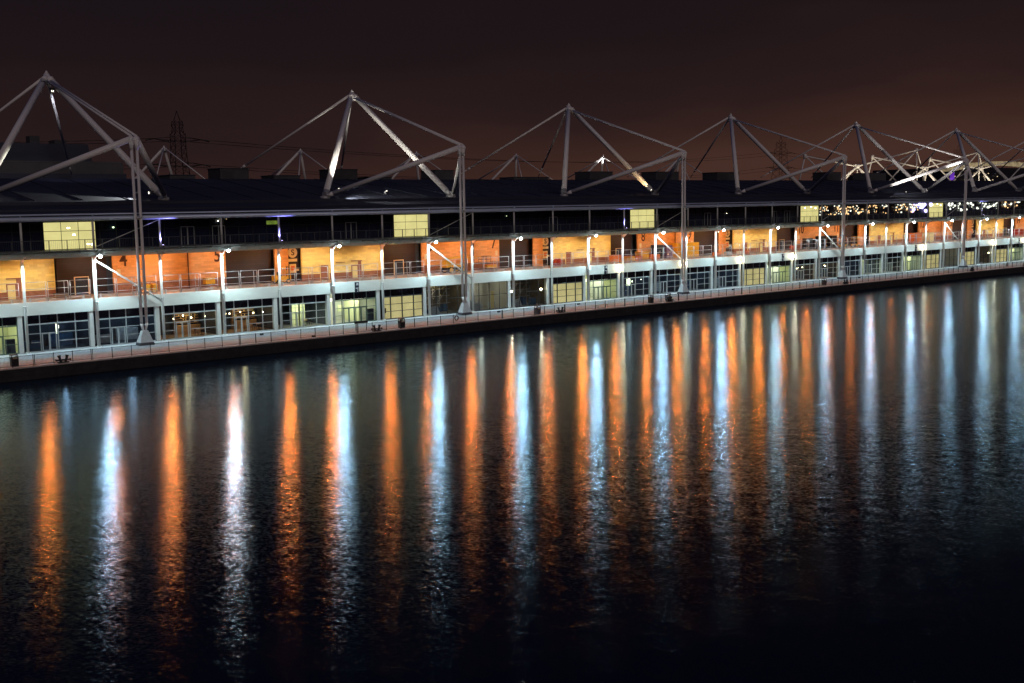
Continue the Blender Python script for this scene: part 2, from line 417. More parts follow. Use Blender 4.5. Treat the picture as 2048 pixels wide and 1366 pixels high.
# columns
for i in range(NB0, NB1 + 1):
    x = i * BAY; o = MB()
    r = .20 if i % 2 else .17
    o.tube((x, 0, 0), (x, 0, ZS1 - .9), r, n=14)
    o.tube((x, 0, 0), (x, 0, .12), .32, n=14)
    o.tube((x, 0, 5.2), (x, 0, 5.4), r + .05, n=14)
    o.box(x - .05, x + .05, 0, .4, 4.6, 4.9)
    o.tube((x, -.35, ZS1), (x, -.35, ZT + .05), .13, n=12)
    # cantilever bracket under the walkway
    o.quad((x - .06, -.1, 10.1), (x - .06, -1.35, 10.88), (x - .06, -.1, 10.95)); o.quad((x + .06, -.1, 10.1), (x + .06, -.1, 10.95), (x + .06, -1.35, 10.88))
    o.quad((x - .06, -.1, 10.1), (x + .06, -.1, 10.1), (x + .06, -1.35, 10.88), (x - .06, -1.35, 10.88))
    o.build('column', white, H)
    if i < NB1:
        o = MB(); o.box(x - .78, x - .30, .36, .95, 0.02, ZB0 - .002)
        o.build('pier', white, H)
for i in range(1, NB1, 6):
    o = MB(); o.tube((i * BAY + .15, -.02, 10.2), ((i + 1) * BAY - .1, -.02, 5.0), .11, n=10)
    o.tube((i * BAY + 4.6, -.02, 7.1), (i * BAY + 4.85, -.02, 6.95), .17, n=10)
    o.build('brace', white, H)
    o = MB(); o.tube((i * BAY + .1, -.36, 11.7), ((i + 1) * BAY - .1, -.36, 14.7), .05, n=8); o.build('brace', white, H)

# loading deck walls
def panel(x0, x1, m_, y=WY, z0=DECK, z1=ZS1 - .9, dadoh=.95, nm='deck_wall'):
    o = MB(); o.box(x0, x1, y, y + .3, z0 + (dadoh if dadoh else 0), z1 + .1); p = o.build(nm, m_, H)
    if dadoh:
        o = MB(); o.box(x0, x1, y - .012, y + .3, z0 - .1, z0 + dadoh - .004); o.build('dado', dado, p)
    return p
for k in range(-1, 6):
    b = 48.0 * k - 7.4                       # start of the cream bay
    panel(b, b + 13.9, cream, WY - .35)
    panel(b + 14.6, b + 14.6 + 6.2, maroon, WY + 1.2, dadoh=0, nm='roller_shutter')
    panel(b + 21.2, b + 36.6, terra, WY, dadoh=1.25)
    panel(b + 36.7, b + 44.0, maroon, WY + 1.2, dadoh=0, nm='roller_shutter')
    panel(b + 44.0, b + 46.1, terra, WY, dadoh=0)
    panel(b + 46.1, b + 48.0, maroon, WY + .4, dadoh=0, nm='sign_wall')
    # drop pipes and joints on the terracotta wall
    o = MB(); o.tube((b + 31.2, WY - .1, DECK), (b + 31.2, WY - .1, 10.5), .06, n=8);     o.build('drainpipe', sign_dark, H)
    # signs: S disc, plate, board
    y = WY + .38
    sg = MB(); sg.tube((b + 47.0, y, 9.62), (b + 47.0, y - .05, 9.62), .74, n=28); sg = sg.build('disc_sign', sign_pale, H)
    text('lettering', 'S', 1.15, (b + 47.0, y - .06, 9.6), sign_dark, sg)
    o = MB(); o.box(b + 46.3, b + 47.7, y - .03, y, 8.35, 8.75); o.build('sign_plate', sign_pale, H)
    o = MB(); o.box(b + 46.45, b + 47.5, y - .03, y, 6.75, 8.0); o.box(b + 47.5, b + 47.95, y - .03, y, 7.0, 7.3); pl = o.build('sign_plate', sign_pale, H)
    o = MB(); o.box(b + 46.65, b + 47.3, y - .045, y - .031, 7.1, 7.75); o.build('notice', orange, pl)
    # numbers
    n0 = 4 + 2 * k
    for n_, xx in ((n0, b + 22.6), (n0 + 1, b + 35.4)):
        if n_ > 0: text('dock_number', str(n_), 2.5, (xx, WY - .02, 9.65), sign_dark, H, ext=.012, sx=.82)
    for xx in (b + 21.9, b + 36.0):
        o = MB(); o.box(xx - .25, xx + .25, WY - .03, WY - .002, 7.7, 8.5); o.build('notice', sign_pale, H)
    # doors
    def door(x0, x1, y, m_, fm, zt=7.65):
        o = MB(); o.box(x0, x1, y - .04, y - .005, DECK, zt); d = o.build('door', m_, H)
        o = MB(); o.box(x0 - .12, x0 - .002, y - .08, y - .003, DECK, zt + .12); o.box(x1 + .002, x1 + .12, y - .08, y - .003, DECK, zt + .12); o.box(x0, x1, y - .08, y - .003, zt + .002, zt + .12)
        o.build('frame', fm, d)
        o = MB(); o.box(x1 - .3, x1 - .18, y - .1, y - .045, 6.5, 6.62); o.build('handle', galv, d)
    door(b + 16.8, b + 18.4, WY + 1.2, blue_door, sign_pale)
    door(b + 3.0, b + 4.3, WY - .35, brown_door, cream_door)
    door(b + 8.3, b + 9.2, WY - .35, cream_door, brown_door, 7.3)
    o = MB(); o.box(b + 9.35, b + 9.9, WY - .37, WY - .352, DECK, 8.0); o.box(b + 8.2, b + 9.9, WY - .6, WY - .352, 8.0, 8.1); o.build('canopy', brown_door, H)
    o = MB(); o.box(b + 5.6, b + 7.0, WY - .6, WY - .352, 7.9, 7.98); o.build('canopy', brown_door, H)
    # concrete bench / kerb at the wall
    o = MB(); o.box(b + 24, b + 26.5, WY - .6, WY - .1, 6.2, 6.35); o.box(b + 24.1, b + 24.3, WY - .5, WY - .2, DECK, 6.2); o.box(b + 26.2, b + 26.4, WY - .5, WY - .2, DECK, 6.2)
    o.build('wall_bench', wood, H)

# sodium lamps under the soffit, one in each bay, in shaded troughs
so_col = (1.0, .48, .14)
P_SOD = 620
for i in range(-3, NB1):
    x = {0: 3.5, 1: 11.6, 2: 18.9, 3: 27.6, 4: 35.9, 5: 43.0, 6: 52.7, 7: 59.8}.get(i, i * 8 + 4.0)
    lit_cream = (x + 7.4) % 48 < 14.2
    power = P_SOD * random.choice((.75, .9, 1, 1, 1.15)) * (1 if i < 18 else .7)
    o = MB(); o.box(x - .35, x + .35, 5.7, 6.2, 10.50, 10.56)
    d = o.build('sodium_lamp', darkf, H)
    light('sodium_light', 'SPOT', (x, 5.55, 10.42), power * 2.9, (1.0, .215, .028), d, target=(x, -10, 5.0), angle=125, blend=.35, radius=.12)
    light('sodium_wall_light', 'SPOT', (x, 5.95, 10.42), power * (.48 if lit_cream else .95), so_col, d, target=(x, 9.6, 7.0), angle=172, blend=.2, radius=.07)
    if lit_cream:
        for xx in (x - 1.9, x + 1.9):
            o = MB(); o.box(xx - 1.4, xx + 1.4, 6.60, 6.66, 10.30, 10.56)
            d = o.build('shaded_wall_lamp', darkf, H)
            light('wall_light', 'SPOT', (xx, 6.25, 10.46), 165, (1, .62, .15), d, target=(xx, 9.3, 8.4), angle=150, radius=.03)
# cold white lamps at the end of every second bracket
for n_, i in enumerate(range(-1, NB1, 2)):
    x = i * BAY + .1
    o = MB(); o.tube((x, -.1, 10.62), (x + .1, -1.4, 10.80), .04, n=8); o.hexa([(x - .16, -1.75, 10.72), (x + .3, -1.75, 10.72), (x + .3, -1.35, 10.76), (x - .16, -1.35, 10.76), (x - .1, -1.7, 10.90), (x + .24, -1.7, 10.90), (x + .24, -1.4, 10.90), (x - .1, -1.4, 10.90)])
    d = o.build('floodlight', darkf, H)
    o = MB(); o.sphere((x + .07, -1.68, 10.68), .22, .8); o.build('lens', lampw, d)
    light('cold_light', 'SPOT', (x + .07, -1.58, 10.50), 2200 * (1, .9, 1.1)[n_ % 3] * (1 if i < 17 else .6), (.54, .82, .96) if i not in (3, 17) else (.66, .92, .96), d, target=(x + .07, -14, 0), angle=158, blend=.12, radius=.19)
    light('facade_light', 'SPOT', (x + .07, -1.58, 10.50), 2100, (.70, .92, .97), d, target=(x + .07, 4.2, 0), angle=128, blend=.25, radius=.12)
    # added fill fitting under the next bracket, evens out the fascia light
    x2 = (i + 1) * BAY
    o = MB(); o.tube((x2, -1.2, 10.62), (x2, -1.2, 10.72), .12, n=12); d = o.build('fascia_fill', darkf, H)
    light('fascia_fill_light', 'SPOT', (x2, -1.45, 10.5), 1300, (.74, .92, .95), d, target=(x2, .2, 3.6), angle=104, blend=.5, radius=.12)
# warm bulkhead lamps on the fascia beside some columns
for i in (12, 14, 16, 18, 24, 28, 30):
    x = i * BAY
    o = MB(); o.sphere((x - .35, -.08, 5.0), .12, .8); d = o.build('bulkhead_lamp', lampy, H)
    o = MB(); o.box(x - .5, x - .2, .05, .29, 4.88, 5.12); o.build('bracket', galv, d)
    light('warm_light', 'POINT', (x - .35, -.32, 5.0), 160, (1, .82, .5), d, radius=.1)
# violet up-lights on the gallery
for i in (2, 4, 12, 27):
    x = i * BAY
    o = MB(); o.tube((x + .25, -.75, ZS1 + .02), (x + .22, -.72, ZS1 + .22), .10, n=10); d = o.build('violet_uplight', darkf, H)
    o = MB(); o.tube((x + .22, -.72, ZS1 + .221), (x + .22, -.72, ZS1 + .24), .09, n=10); o.build('lens', lampv, d)
    light('violet_light', 'SPOT', (x + .2, -.75, ZS1 + .3), 800, (.35, .30, 1.0), d, target=(x, -.5, 15.2), angle=75, radius=.06)

# ------------------------------------------------------------------ ground-floor fronts
# e entrance, d dark with door, b lit blinds, w bar (warm), g big plain glass, y half lit lime room
BT = {-3: 'b', -2: 'd', -1: 'e', 0: 'd', 1: 'd', 2: 'w', 3: 'w', 4: 'y', 5: 'e', 6: 'b', 7: 'g', 8: 'g', 9: 'g', 10: 'b', 11: 'e', 12: 'd', 13: 'd', 14: 'd', 15: 'd',
      16: 'b', 17: 'e', 18: 'w', 19: 'w', 20: 'd', 21: 'y', 22: 'y', 23: 'e', 24: 'b', 25: 'g', 26: 'b', 27: 'g', 28: 'b', 29: 'e', 30: 'd', 31: 'd', 32: 'b', 33: 'd'}
GY = .60
for i in range(NB0, NB1):
    t = BT[i]; x0 = i * BAY + .22; x1 = (i + 1) * BAY - .80; L = x1 - x0
    wnd = empty('shop_window', (0, 0, 0), parent=H)
    fm = greyf if t in 'dwy' else (darkf if t in 'bg' else greenf)
    ms = [x0 + L * q for q in (.205, .488, .774)]
    f = MB()
    th = .045 if t != 'g' else .025
    for xm in [x0 + .04] + ms + [x1 - .04]: f.box(xm - th, xm + th, GY - .07, GY + .05, .05, ZB0)
    f.box(x0, x1, GY - .09, GY + .05, .02, .12)
    doorx = (ms[0] + .12, ms[1] - .22)
    zs = (1.12, 2.12) if t != 'g' else (2.3,)
    edges = [x0 + .04] + ms + [x1 - .04]
    if t != 'g': f.box(x0, x1, GY - .10, GY + .05, 3.12, 3.26)
    for a, b_ in zip(edges, edges[1:]):
        for z in zs:
            if t in 'dwy' and a == edges[1] and z < 2: continue
            if t == 'e' and a in edges[1:3] and z < 2: continue
            hh = .035
            if t == 'e' and z > 2 and a in edges[1:3]: hh = .07
            f.box(a + th, b_ - th, GY - .05, GY + .04, z - hh, z + hh)
    f.build('frame', fm, wnd)
    # panes
    p = MB()
    p.quad((x0, GY, .1), (x1, GY, .1), (x1, GY, 3.15 if t != 'g' else ZB0), (x0, GY, 3.15 if t != 'g' else ZB0)); p.build('pane', glass, wnd)
    if t != 'g':
        p = MB(); p.box(x0, x1, GY + .003, GY + .06, 3.27, ZB0 + .3); p.build('spandrel', sheet_dark, wnd)
    # doors
    def dbl(xa, xb, m_):
        d = MB(); th = .10; xm = (xa + xb) / 2
        for a, b_ in ((xa, xa + th), (xm - th, xm - .01), (xm + .01, xm + th), (xb - th, xb)): d.box(a, b_, GY - .14, GY - .072, .05, 2.14)
        for a, b_ in ((xa + th, xm - th), (xm + th, xb - th)):
            d.box(a, b_, GY - .14, GY - .072, 2.02, 2.14); d.box(a, b_, GY - .14, GY - .072, .05, .17)
        d = d.build('door', m_, wnd)
        hd = MB(); hd.tube((xm - .15, GY - .17, .95), (xm - .15, GY - .17, 1.35), .018, n=6); hd.tube((xm + .15, GY - .17, .95), (xm + .15, GY - .17, 1.35), .018, n=6)
        return d
    if t in 'dwy': dbl(*doorx, greyf)
    if t == 'e': dbl(ms[0] + .15, ms[1] - .1, greenf); dbl(ms[1] + .1, ms[2] - .1, greenf)
    # what is behind
    dep = 5.5
    def room(mw, mf, mc=None):
        r = MB(); Y0 = GY + .07; Y1 = GY + dep; X0, X1 = i * BAY - .28, (i + 1) * BAY - .29
        r.quad((X0, Y1, 0), (X0, Y0, 0), (X0, Y0, 4.2), (X0, Y1, 4.2)); r.quad((X1, Y0, 0), (X1, Y1, 0), (X1, Y1, 4.2), (X1, Y0, 4.2))
        r.quad((X0, Y1, 0), (X0, Y1, 4.2), (X1, Y1, 4.2), (X1, Y1, 0)); r.quad((X0, Y0, 4.2), (X1, Y0, 4.2), (X1, Y1, 4.2), (X0, Y1, 4.2))
        q = r.build('shop_room', mw, wnd)
        r = MB(); r.quad((X0, Y0, .01), (X1, Y0, .01), (X1, Y1, .01), (X0, Y1, .01)); r.build('shop_floor', mf, wnd)
        return q
    rx = random.Random(i)
    if t == 'b':
        p = MB()
        for a, b_ in zip(edges, edges[1:]):
            p.box(a + .05, b_ - .05, GY + .12, GY + .16, .12, 3.15)
        p.build('lit_blind', blind, wnd)
    elif t == 'e':
        room(wall_in if i in (5, 23, 29) else lime_in, floor_in)
        p = MB()
        for yy in (1.6, 3.2, 4.8): p.box(x0 + .6, x1 - .6, GY + yy - .2, GY + yy + .2, 3.06, 3.12)
        p.build('ceiling_light', panelw, wnd)
        light('hall_light', 'AREA', ((x0 + x1) / 2, GY + 2.6, 3.0), 230, (.97, 1, .74), wnd, target=((x0 + x1) / 2, GY + 2.9, 0), size=(5, 3))
        p = MB(); p.box(x0 + 4.9, x0 + 5.1, GY + 1.2, GY + 5, .02, 3); p.box(x0 + 1.0, x0 + 2.0, GY + 5.2, GY + 5.4, .02, 2.2); p.box(x0 + 2.6, x0 + 3.4, GY + 3, GY + 3.1, 1.4, 2.3)
        p.build('partition', lime_in if i in (5, 23, 29) else wall_in, wnd)
        if i in (5, -1):
            p = MB(); p.box(x0 + 5.75, x0 + 6.7, GY + .2, GY + .8, .02, 1.7); p.build('cabinet', blue_door, wnd)
    elif t == 'd':
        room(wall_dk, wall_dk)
        p = MB(); p.box(x0 + .3, x0 + 2.6, GY + 3, GY + 3.7, .02, 1.0); p.box(x0 + 3.6, x0 + 6.4, GY + 4, GY + 4.6, .02, 1.5); p.build('counter', pale_sheet if i % 2 else blue_box, wnd)
        if i in (0, 12):
            p = MB(); xx = ms[1] + .05 if i == 0 else ms[0] + .4
            if i == 0: p.box(xx - .16, xx - .08, GY + .3, GY + .36, 1.9, 3.05); p.box(xx + .1, xx + .24, GY + .5, GY + .56, 2.5, 2.85)
            else: p.box(xx - .1, xx + .75, GY + .4, GY + .46, 1.9, 3.05); p.box(xx + 2.2, xx + 2.4, GY + 1.4, GY + 1.46, 2.3, 2.6); p.box(xx + 4.4, xx + 4.65, GY + 1.4, GY + 1.46, 2.6, 2.75)
            p.build('glint_and_poster', panelw, wnd)  # glowing boxes: one bay imitates a reflected tube lamp, the other a lit poster
        light('room_fill_light', 'POINT', (x0 + 5, GY + 3, 3.4), 80, (.58, .78, 1), wnd, radius=.3)  # added fill that lifts the dark room, stands for no known lamp
    elif t == 'w':
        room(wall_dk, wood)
        s_ = MB(); s_.box(x0 + 3.7, x1 - .1, GY + 4.6, GY + 5.2, .02, 1.15)
        for z in (1.35, 1.65, 1.95, 2.25, 2.55, 2.85): s_.box(x0 + 3.6, x1 - .1, GY + 5.0, GY + 5.35, z, z + .07)
        s_.box(x0 + 3.5, x0 + 3.6, GY + 4.8, GY + 5.3, .02, 3.1)
        s_.build('back_bar', wood, wnd)
        g_ = MB()
        for q in range(26): xx = rx.uniform(x0 + 3.7, x1 - .4); zz = rx.choice((1.42, 1.72, 2.02, 2.32, 2.62)); g_.box(xx, xx + .07, GY + 4.95, GY + 5.02, zz, zz + rx.uniform(.14, .22))
        g_.build('bottles', cream_door, wnd)['kind'] = 'stuff'
        lp = MB()
        for q in range(5): lp.sphere((x0 + .9 + 1.35 * q + rx.uniform(-.2, .2), GY + 2.2 + rx.uniform(-.6, .8), 2.35 + rx.uniform(-.1, .3)), .085)
        lp.build('pendant_lamps', lampy, wnd)
        light('bar_light', 'POINT', (x1 - 2.4, GY + 3.8, 2.9), 110, (1, .68, .34), wnd, radius=.25)
        light('bar_light', 'POINT', (x0 + 2, GY + 2.2, 2.2), 25, (1, .72, .40), wnd, radius=.15)
    elif t == 'y':
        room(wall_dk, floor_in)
        a, b_ = (ms[1] + .1, x1 - 1.5) if i != 22 else (x0 + .1, ms[1])
        p = MB(); p.box(a, b_, GY + 3.2, GY + 3.3, .02, 3.1); p.box(a - .25, a - .1, GY + .8, GY + 1.0, .02, 3.1); p = p.build('partition', lime_in, wnd)
        g_ = MB()
        for q in range(1, 4): g_.box(a + (b_ - a) * q / 4 - .02, a + (b_ - a) * q / 4 + .02, GY + 3.15, GY + 3.19, .02, 3.1)
        for z in (.8, 1.6, 2.4): g_.box(a, b_, GY + 3.14, GY + 3.17, z - .02, z + .02)
        g_.build('grid', greenf, p)
        light('hall_light', 'AREA', ((a + b_) / 2, GY + 1.7, 3.0), 150, (.96, 1, .70), wnd, target=((a + b_) / 2, GY + 2.2, 0), size=(2.2, 1.6))
    elif t == 'g':
        room(wall_in if i in (8, 25) else mat('unfinished_wall', (.20, .17, .13), .8, var=.35, scale=1.2), floor_in)
        for q in range(5):
            b1 = MB(); xx = x0 + .3 + q * 1.25 + rx.uniform(-.2, .2); yy = GY + rx.uniform(1.2, 3.6); hh = rx.uniform(.6, 1.5)
            b1.box(xx, xx + rx.uniform(.6, 1.0), yy, yy + .8, .02, hh)
            b1.build('wrapped_stack', blue_box if i != 8 else pale_sheet, wnd)
        b1 = MB(); b1.hexa([(x0 + 1.1, GY + 1.0, .02), (x0 + 2.8, GY + .9, .02), (x0 + 2.9, GY + 1.5, .02), (x0 + 1.0, GY + 1.6, .02), (x0 + 1.4, GY + 1.1, 1.1), (x0 + 2.3, GY + 1.0, 1.25), (x0 + 2.4, GY + 1.4, 1.2), (x0 + 1.3, GY + 1.5, 1.0)])
        b1.build('covered_pile', pale_sheet, wnd)
        sc = MB()
        for q in range(5): sc.tube((x0 + .8 + q * 1.3, GY + 3.6, .02), (x0 + .8 + q * 1.3, GY + 3.6, 4.1), .04, n=6)
        for z in (1.2, 2.3, 3.3): sc.tube((x0 + .5, GY + 3.55, z), (x1 - .4, GY + 3.55, z + .1), .04, n=6)
        sc.tube((x0 + 1, GY + 3.5, 1.2), (x0 + 4, GY + 3.5, 3.3), .03, n=6); sc.tube((x0 + 4, GY + 3.5, 1.2), (x1 - 1, GY + 3.5, 3.3), .03, n=6)
        sc.build('scaffold', galv, wnd)
        if i == 8:
            bd = MB(); bd.hexa([(x1 - 2.0, GY + 1.5, .05), (x1 - 1.4, GY + 1.5, .05), (x1 - 1.4, GY + 1.56, .05), (x1 - 2.0, GY + 1.56, .05), (x1 - 1.6, GY + 2.0, 2.6), (x1 - 1.0, GY + 2.0, 2.6), (x1 - 1.0, GY + 2.06, 2.6), (x1 - 1.6, GY + 2.06, 2.6)]); bd.build('board', cream_door, wnd)
        if i == 7:
            bd = MB()
            for q in range(60):
                xx = rx.uniform(x0 + .3, x1 - .3); zz = rx.choice([rx.uniform(3.1, 4.05), rx.uniform(1.7, 4.0)]); bd.box(xx, xx + rx.uniform(.05, .28), GY + 4.6, GY + 4.7, zz, zz + rx.uniform(.06, .3))
            bd.build('fittings', cream_door, wnd)['kind'] = 'stuff'
        light('work_light', 'POINT', ((x0 + x1) / 2, GY + 2.4, 3.8), {7: 90, 8: 150, 9: 40, 25: 70, 27: 70}[i], (1, .86, .62), wnd, radius=.3)
        if i in (9, 27):
            for xx in ((x0 + .15, x1 - .75) if i == 9 else (x1 - .7,)):
                q = MB(); q.box(xx - .2, xx + .2, GY + .35, GY + .42, 2.35, 2.65); q.tube((xx, GY + .5, .02), (xx, GY + .5, 2.4), .03, n=6); q = q.build('work_lamp', darkf, wnd)
                q2 = MB(); q2.box(xx - .17, xx + .17, GY + .30, GY + .349, 2.38, 2.62); q2.build('lens', emis('lamp_flare', (1, .82, .5), 45), q)
                light('work_light', 'SPOT', (xx, GY + .25, 2.5), 220, (1, .82, .5), q, target=(xx - .2, -12, .8), angle=150, radius=.14)

# small fittings on the fronts
for i in (0, 6, 12, 17): 
    o = MB(); o.box(i * BAY + .26, i * BAY + .38, -.1, .05, 1.0, 1.7); o.build('control_box', black, H)

# hanging blade signs beside the entrances
for k_, (x, dg) in enumerate(((43.7, '2'), (91.9, '3'), (139.9, '4'), (187.9, '5'), (235.9, '6'), (-4.3, '1'))):
    z0, z1 = 4.18, 5.62
    e_ = empty('blade_sign', parent=H)
    o = MB(); o.box(x - .30, x + .32, -.16, -.06, z0, z1); o.build('panel', mat('sign_navy', (.012, .022, .035), .3), e_)
    o = MB(); o.tube((x - .1, -.1, z1 - .1), (x - .1, .29, z1 - .1), .03, n=6); o.tube((x - .1, -.1, z0 + .3), (x - .1, .29, z0 + .3), .03, n=6); o.build('bracket', galv, e_)
    o = MB(); sw = mat('sign_white', (.85, .88, .92), .4)
    o.box(x - .08, x + .22, -.168, -.162, 5.40, 5.50); o.box(x - .15, x + .22, -.168, -.162, 5.20, 5.30); o.box(x - .22, x + .22, -.168, -.162, 4.74, 4.85)
    o.build('lettering', sw, e_)
    text('lettering', dg, .50, (x + .10, -.165, 4.48), sw, e_, rot=(R(90), 0, 0), ext=.004)

# ------------------------------------------------------------------ gallery
gb = mat('gallery_back', (.02, .022, .03), .6, var=.3)
LIT = [(3.46 + 48.7 * k - .15 * 0, 9.45 + 48.7 * k) for k in range(-1, 6)]
for i in range(NB0, NB1):
    x0, x1 = i * BAY, (i + 1) * BAY
    gw = empty('gallery_window', parent=H)
    f = MB()
    for q in range(4): f.box(x0 + q * 2 - .04, x0 + q * 2 + .04, 2.93, 3.02, ZS1, 15.2)
    for z in (12.55, 13.6, 14.6): f.box(x0 + .04, x1 - .04, 2.95, 3.01, z - .03, z + .03)
    f.build('frame', darkf, gw)
    p = MB(); p.box(x0, x1, 3.03, 3.2, ZS1, 15.3); p.build('pane', glass_dk, gw)
    if i in (2, 3, 5, 10, 13, 15, 17, 18, 20):
        d = MB(); xa = x0 + 1.9 * (i % 3) + .3
        for a, b_ in ((0, .08), (.8, .95), (1.7, 1.78)): d.box(xa + a, xa + b_, 2.88, 2.925, ZS1 + .02, 13.7)
        d.box(xa, xa + 1.78, 2.88, 2.925, 13.7, 13.8); d.build('door', greyf, gw)
for (a, b_) in LIT:
    p = MB()
    g_ = MB()
    wd = (b_ - a) / 3
    for q in range(3):
        for (z0, z1) in ((ZS1 + .05, 12.52), (12.58, 13.57), (13.63, 14.62)):
            p.box(a + q * wd + .04, a + (q + 1) * wd - .04, 2.86, 2.90, z0, z1)
    w_ = p.build('lit_window', blind_up, H)
    if (a > 0 and a < 10) or a > 140:
        c_ = MB()
        for q, (fx, fz) in enumerate(((.45, 13.9), (.55, 13.1), (.82, 11.95), (.90, 11.9)) if a < 10 else ((.2, 14.2), (.55, 14.35), (.8, 14.1))): c_.box(a + fx * (b_ - a), a + fx * (b_ - a) + .3, 2.82, 2.855, fz, fz + .12)
        c_.build('ceiling_lamp', lampy, w_)
    g_.box(a - .06, b_ + .06, 2.905, 2.94, ZS1 + .02, 14.7); g_.build('frame', black, w_)
# few small lights behind the gallery glass
for x, z, r, m_ in ((11.6, 13.9, .12, 'g'), (25.1, 14.35, .06, 'w'), (25.45, 14.5, .06, 'w'), (26.3, 14.6, .05, 'o'), (73.2, 14.1, .05, 'g'), (126.5, 13.6, .05, 'w')):
    o = MB(); o.sphere((x, 2.82, z), r, .8); o.build('indicator_lamp', {'g': emis('lamp_green', (.75, 1, .55), 3), 'w': lampy, 'o': emis('lamp_soft', (1, .7, .4), 1.5)}[m_], H)
o = MB(); o.box(32.0, 33.6, 2.86, 2.92, 13.75, 14.25); o.build('exit_light', emis('lamp_lime', (.35, .5, .08), .35, .4, 2), H)
# gallery railing: posts and thin wires, one length in each bay
for i in range(NB0, NB1):
    o = MB(); x0 = i * BAY
    for q in range(4): o.box(x0 + q * 2 - .03 + .6, x0 + q * 2 + .03 + .6, -1.50, -1.42, ZS1, ZS1 + 1.15)
    o.box(x0, x0 + BAY, -1.49, -1.43, ZS1 + 1.15, ZS1 + 1.20); o.box(x0, x0 + BAY, -1.47, -1.45, ZS1 + .12, ZS1 + .15)
    for q in range(40): o.box(x0 + q * .2 + .1, x0 + q * .2 + .112, -1.468, -1.456, ZS1 + .15, ZS1 + 1.15)
    o.build('gallery_railing', mat('railing_grey', (.10, .11, .12), .5), H)

# deck guard rails (tall frames) and low crash barrier
for i in range(NB0, NB1):
    x0 = i * BAY + .25
    for q in range(3):
        a = x0 + q * 2.52 + .03; b_ = a + 2.3
        o = MB()
        for x in (a, b_): o.tube((x, .62, DECK), (x, .62, 7.98), .035, n=6)
        if q == 1: o.tube((b_ - .45, .62, DECK), (b_ - .45, .62, 7.98), .03, n=6)
        for z in (7.96, 7.18, 6.42): o.tube((a, .62, z), (b_, .62, z), .03, n=6)
        o.build('guard_rail', galv, H)
    o = MB()
    for q in range(4): o.box(x0 + q * 2.0 + .5, x0 + q * 2.0 + .66, .70, .82, DECK, 6.22)
    for z in (6.0, 6.18): o.tube((x0 - .1, .76, z), (x0 + 7.6, .76, z), .04, n=6)
    o.build('crash_barrier', galv, H)

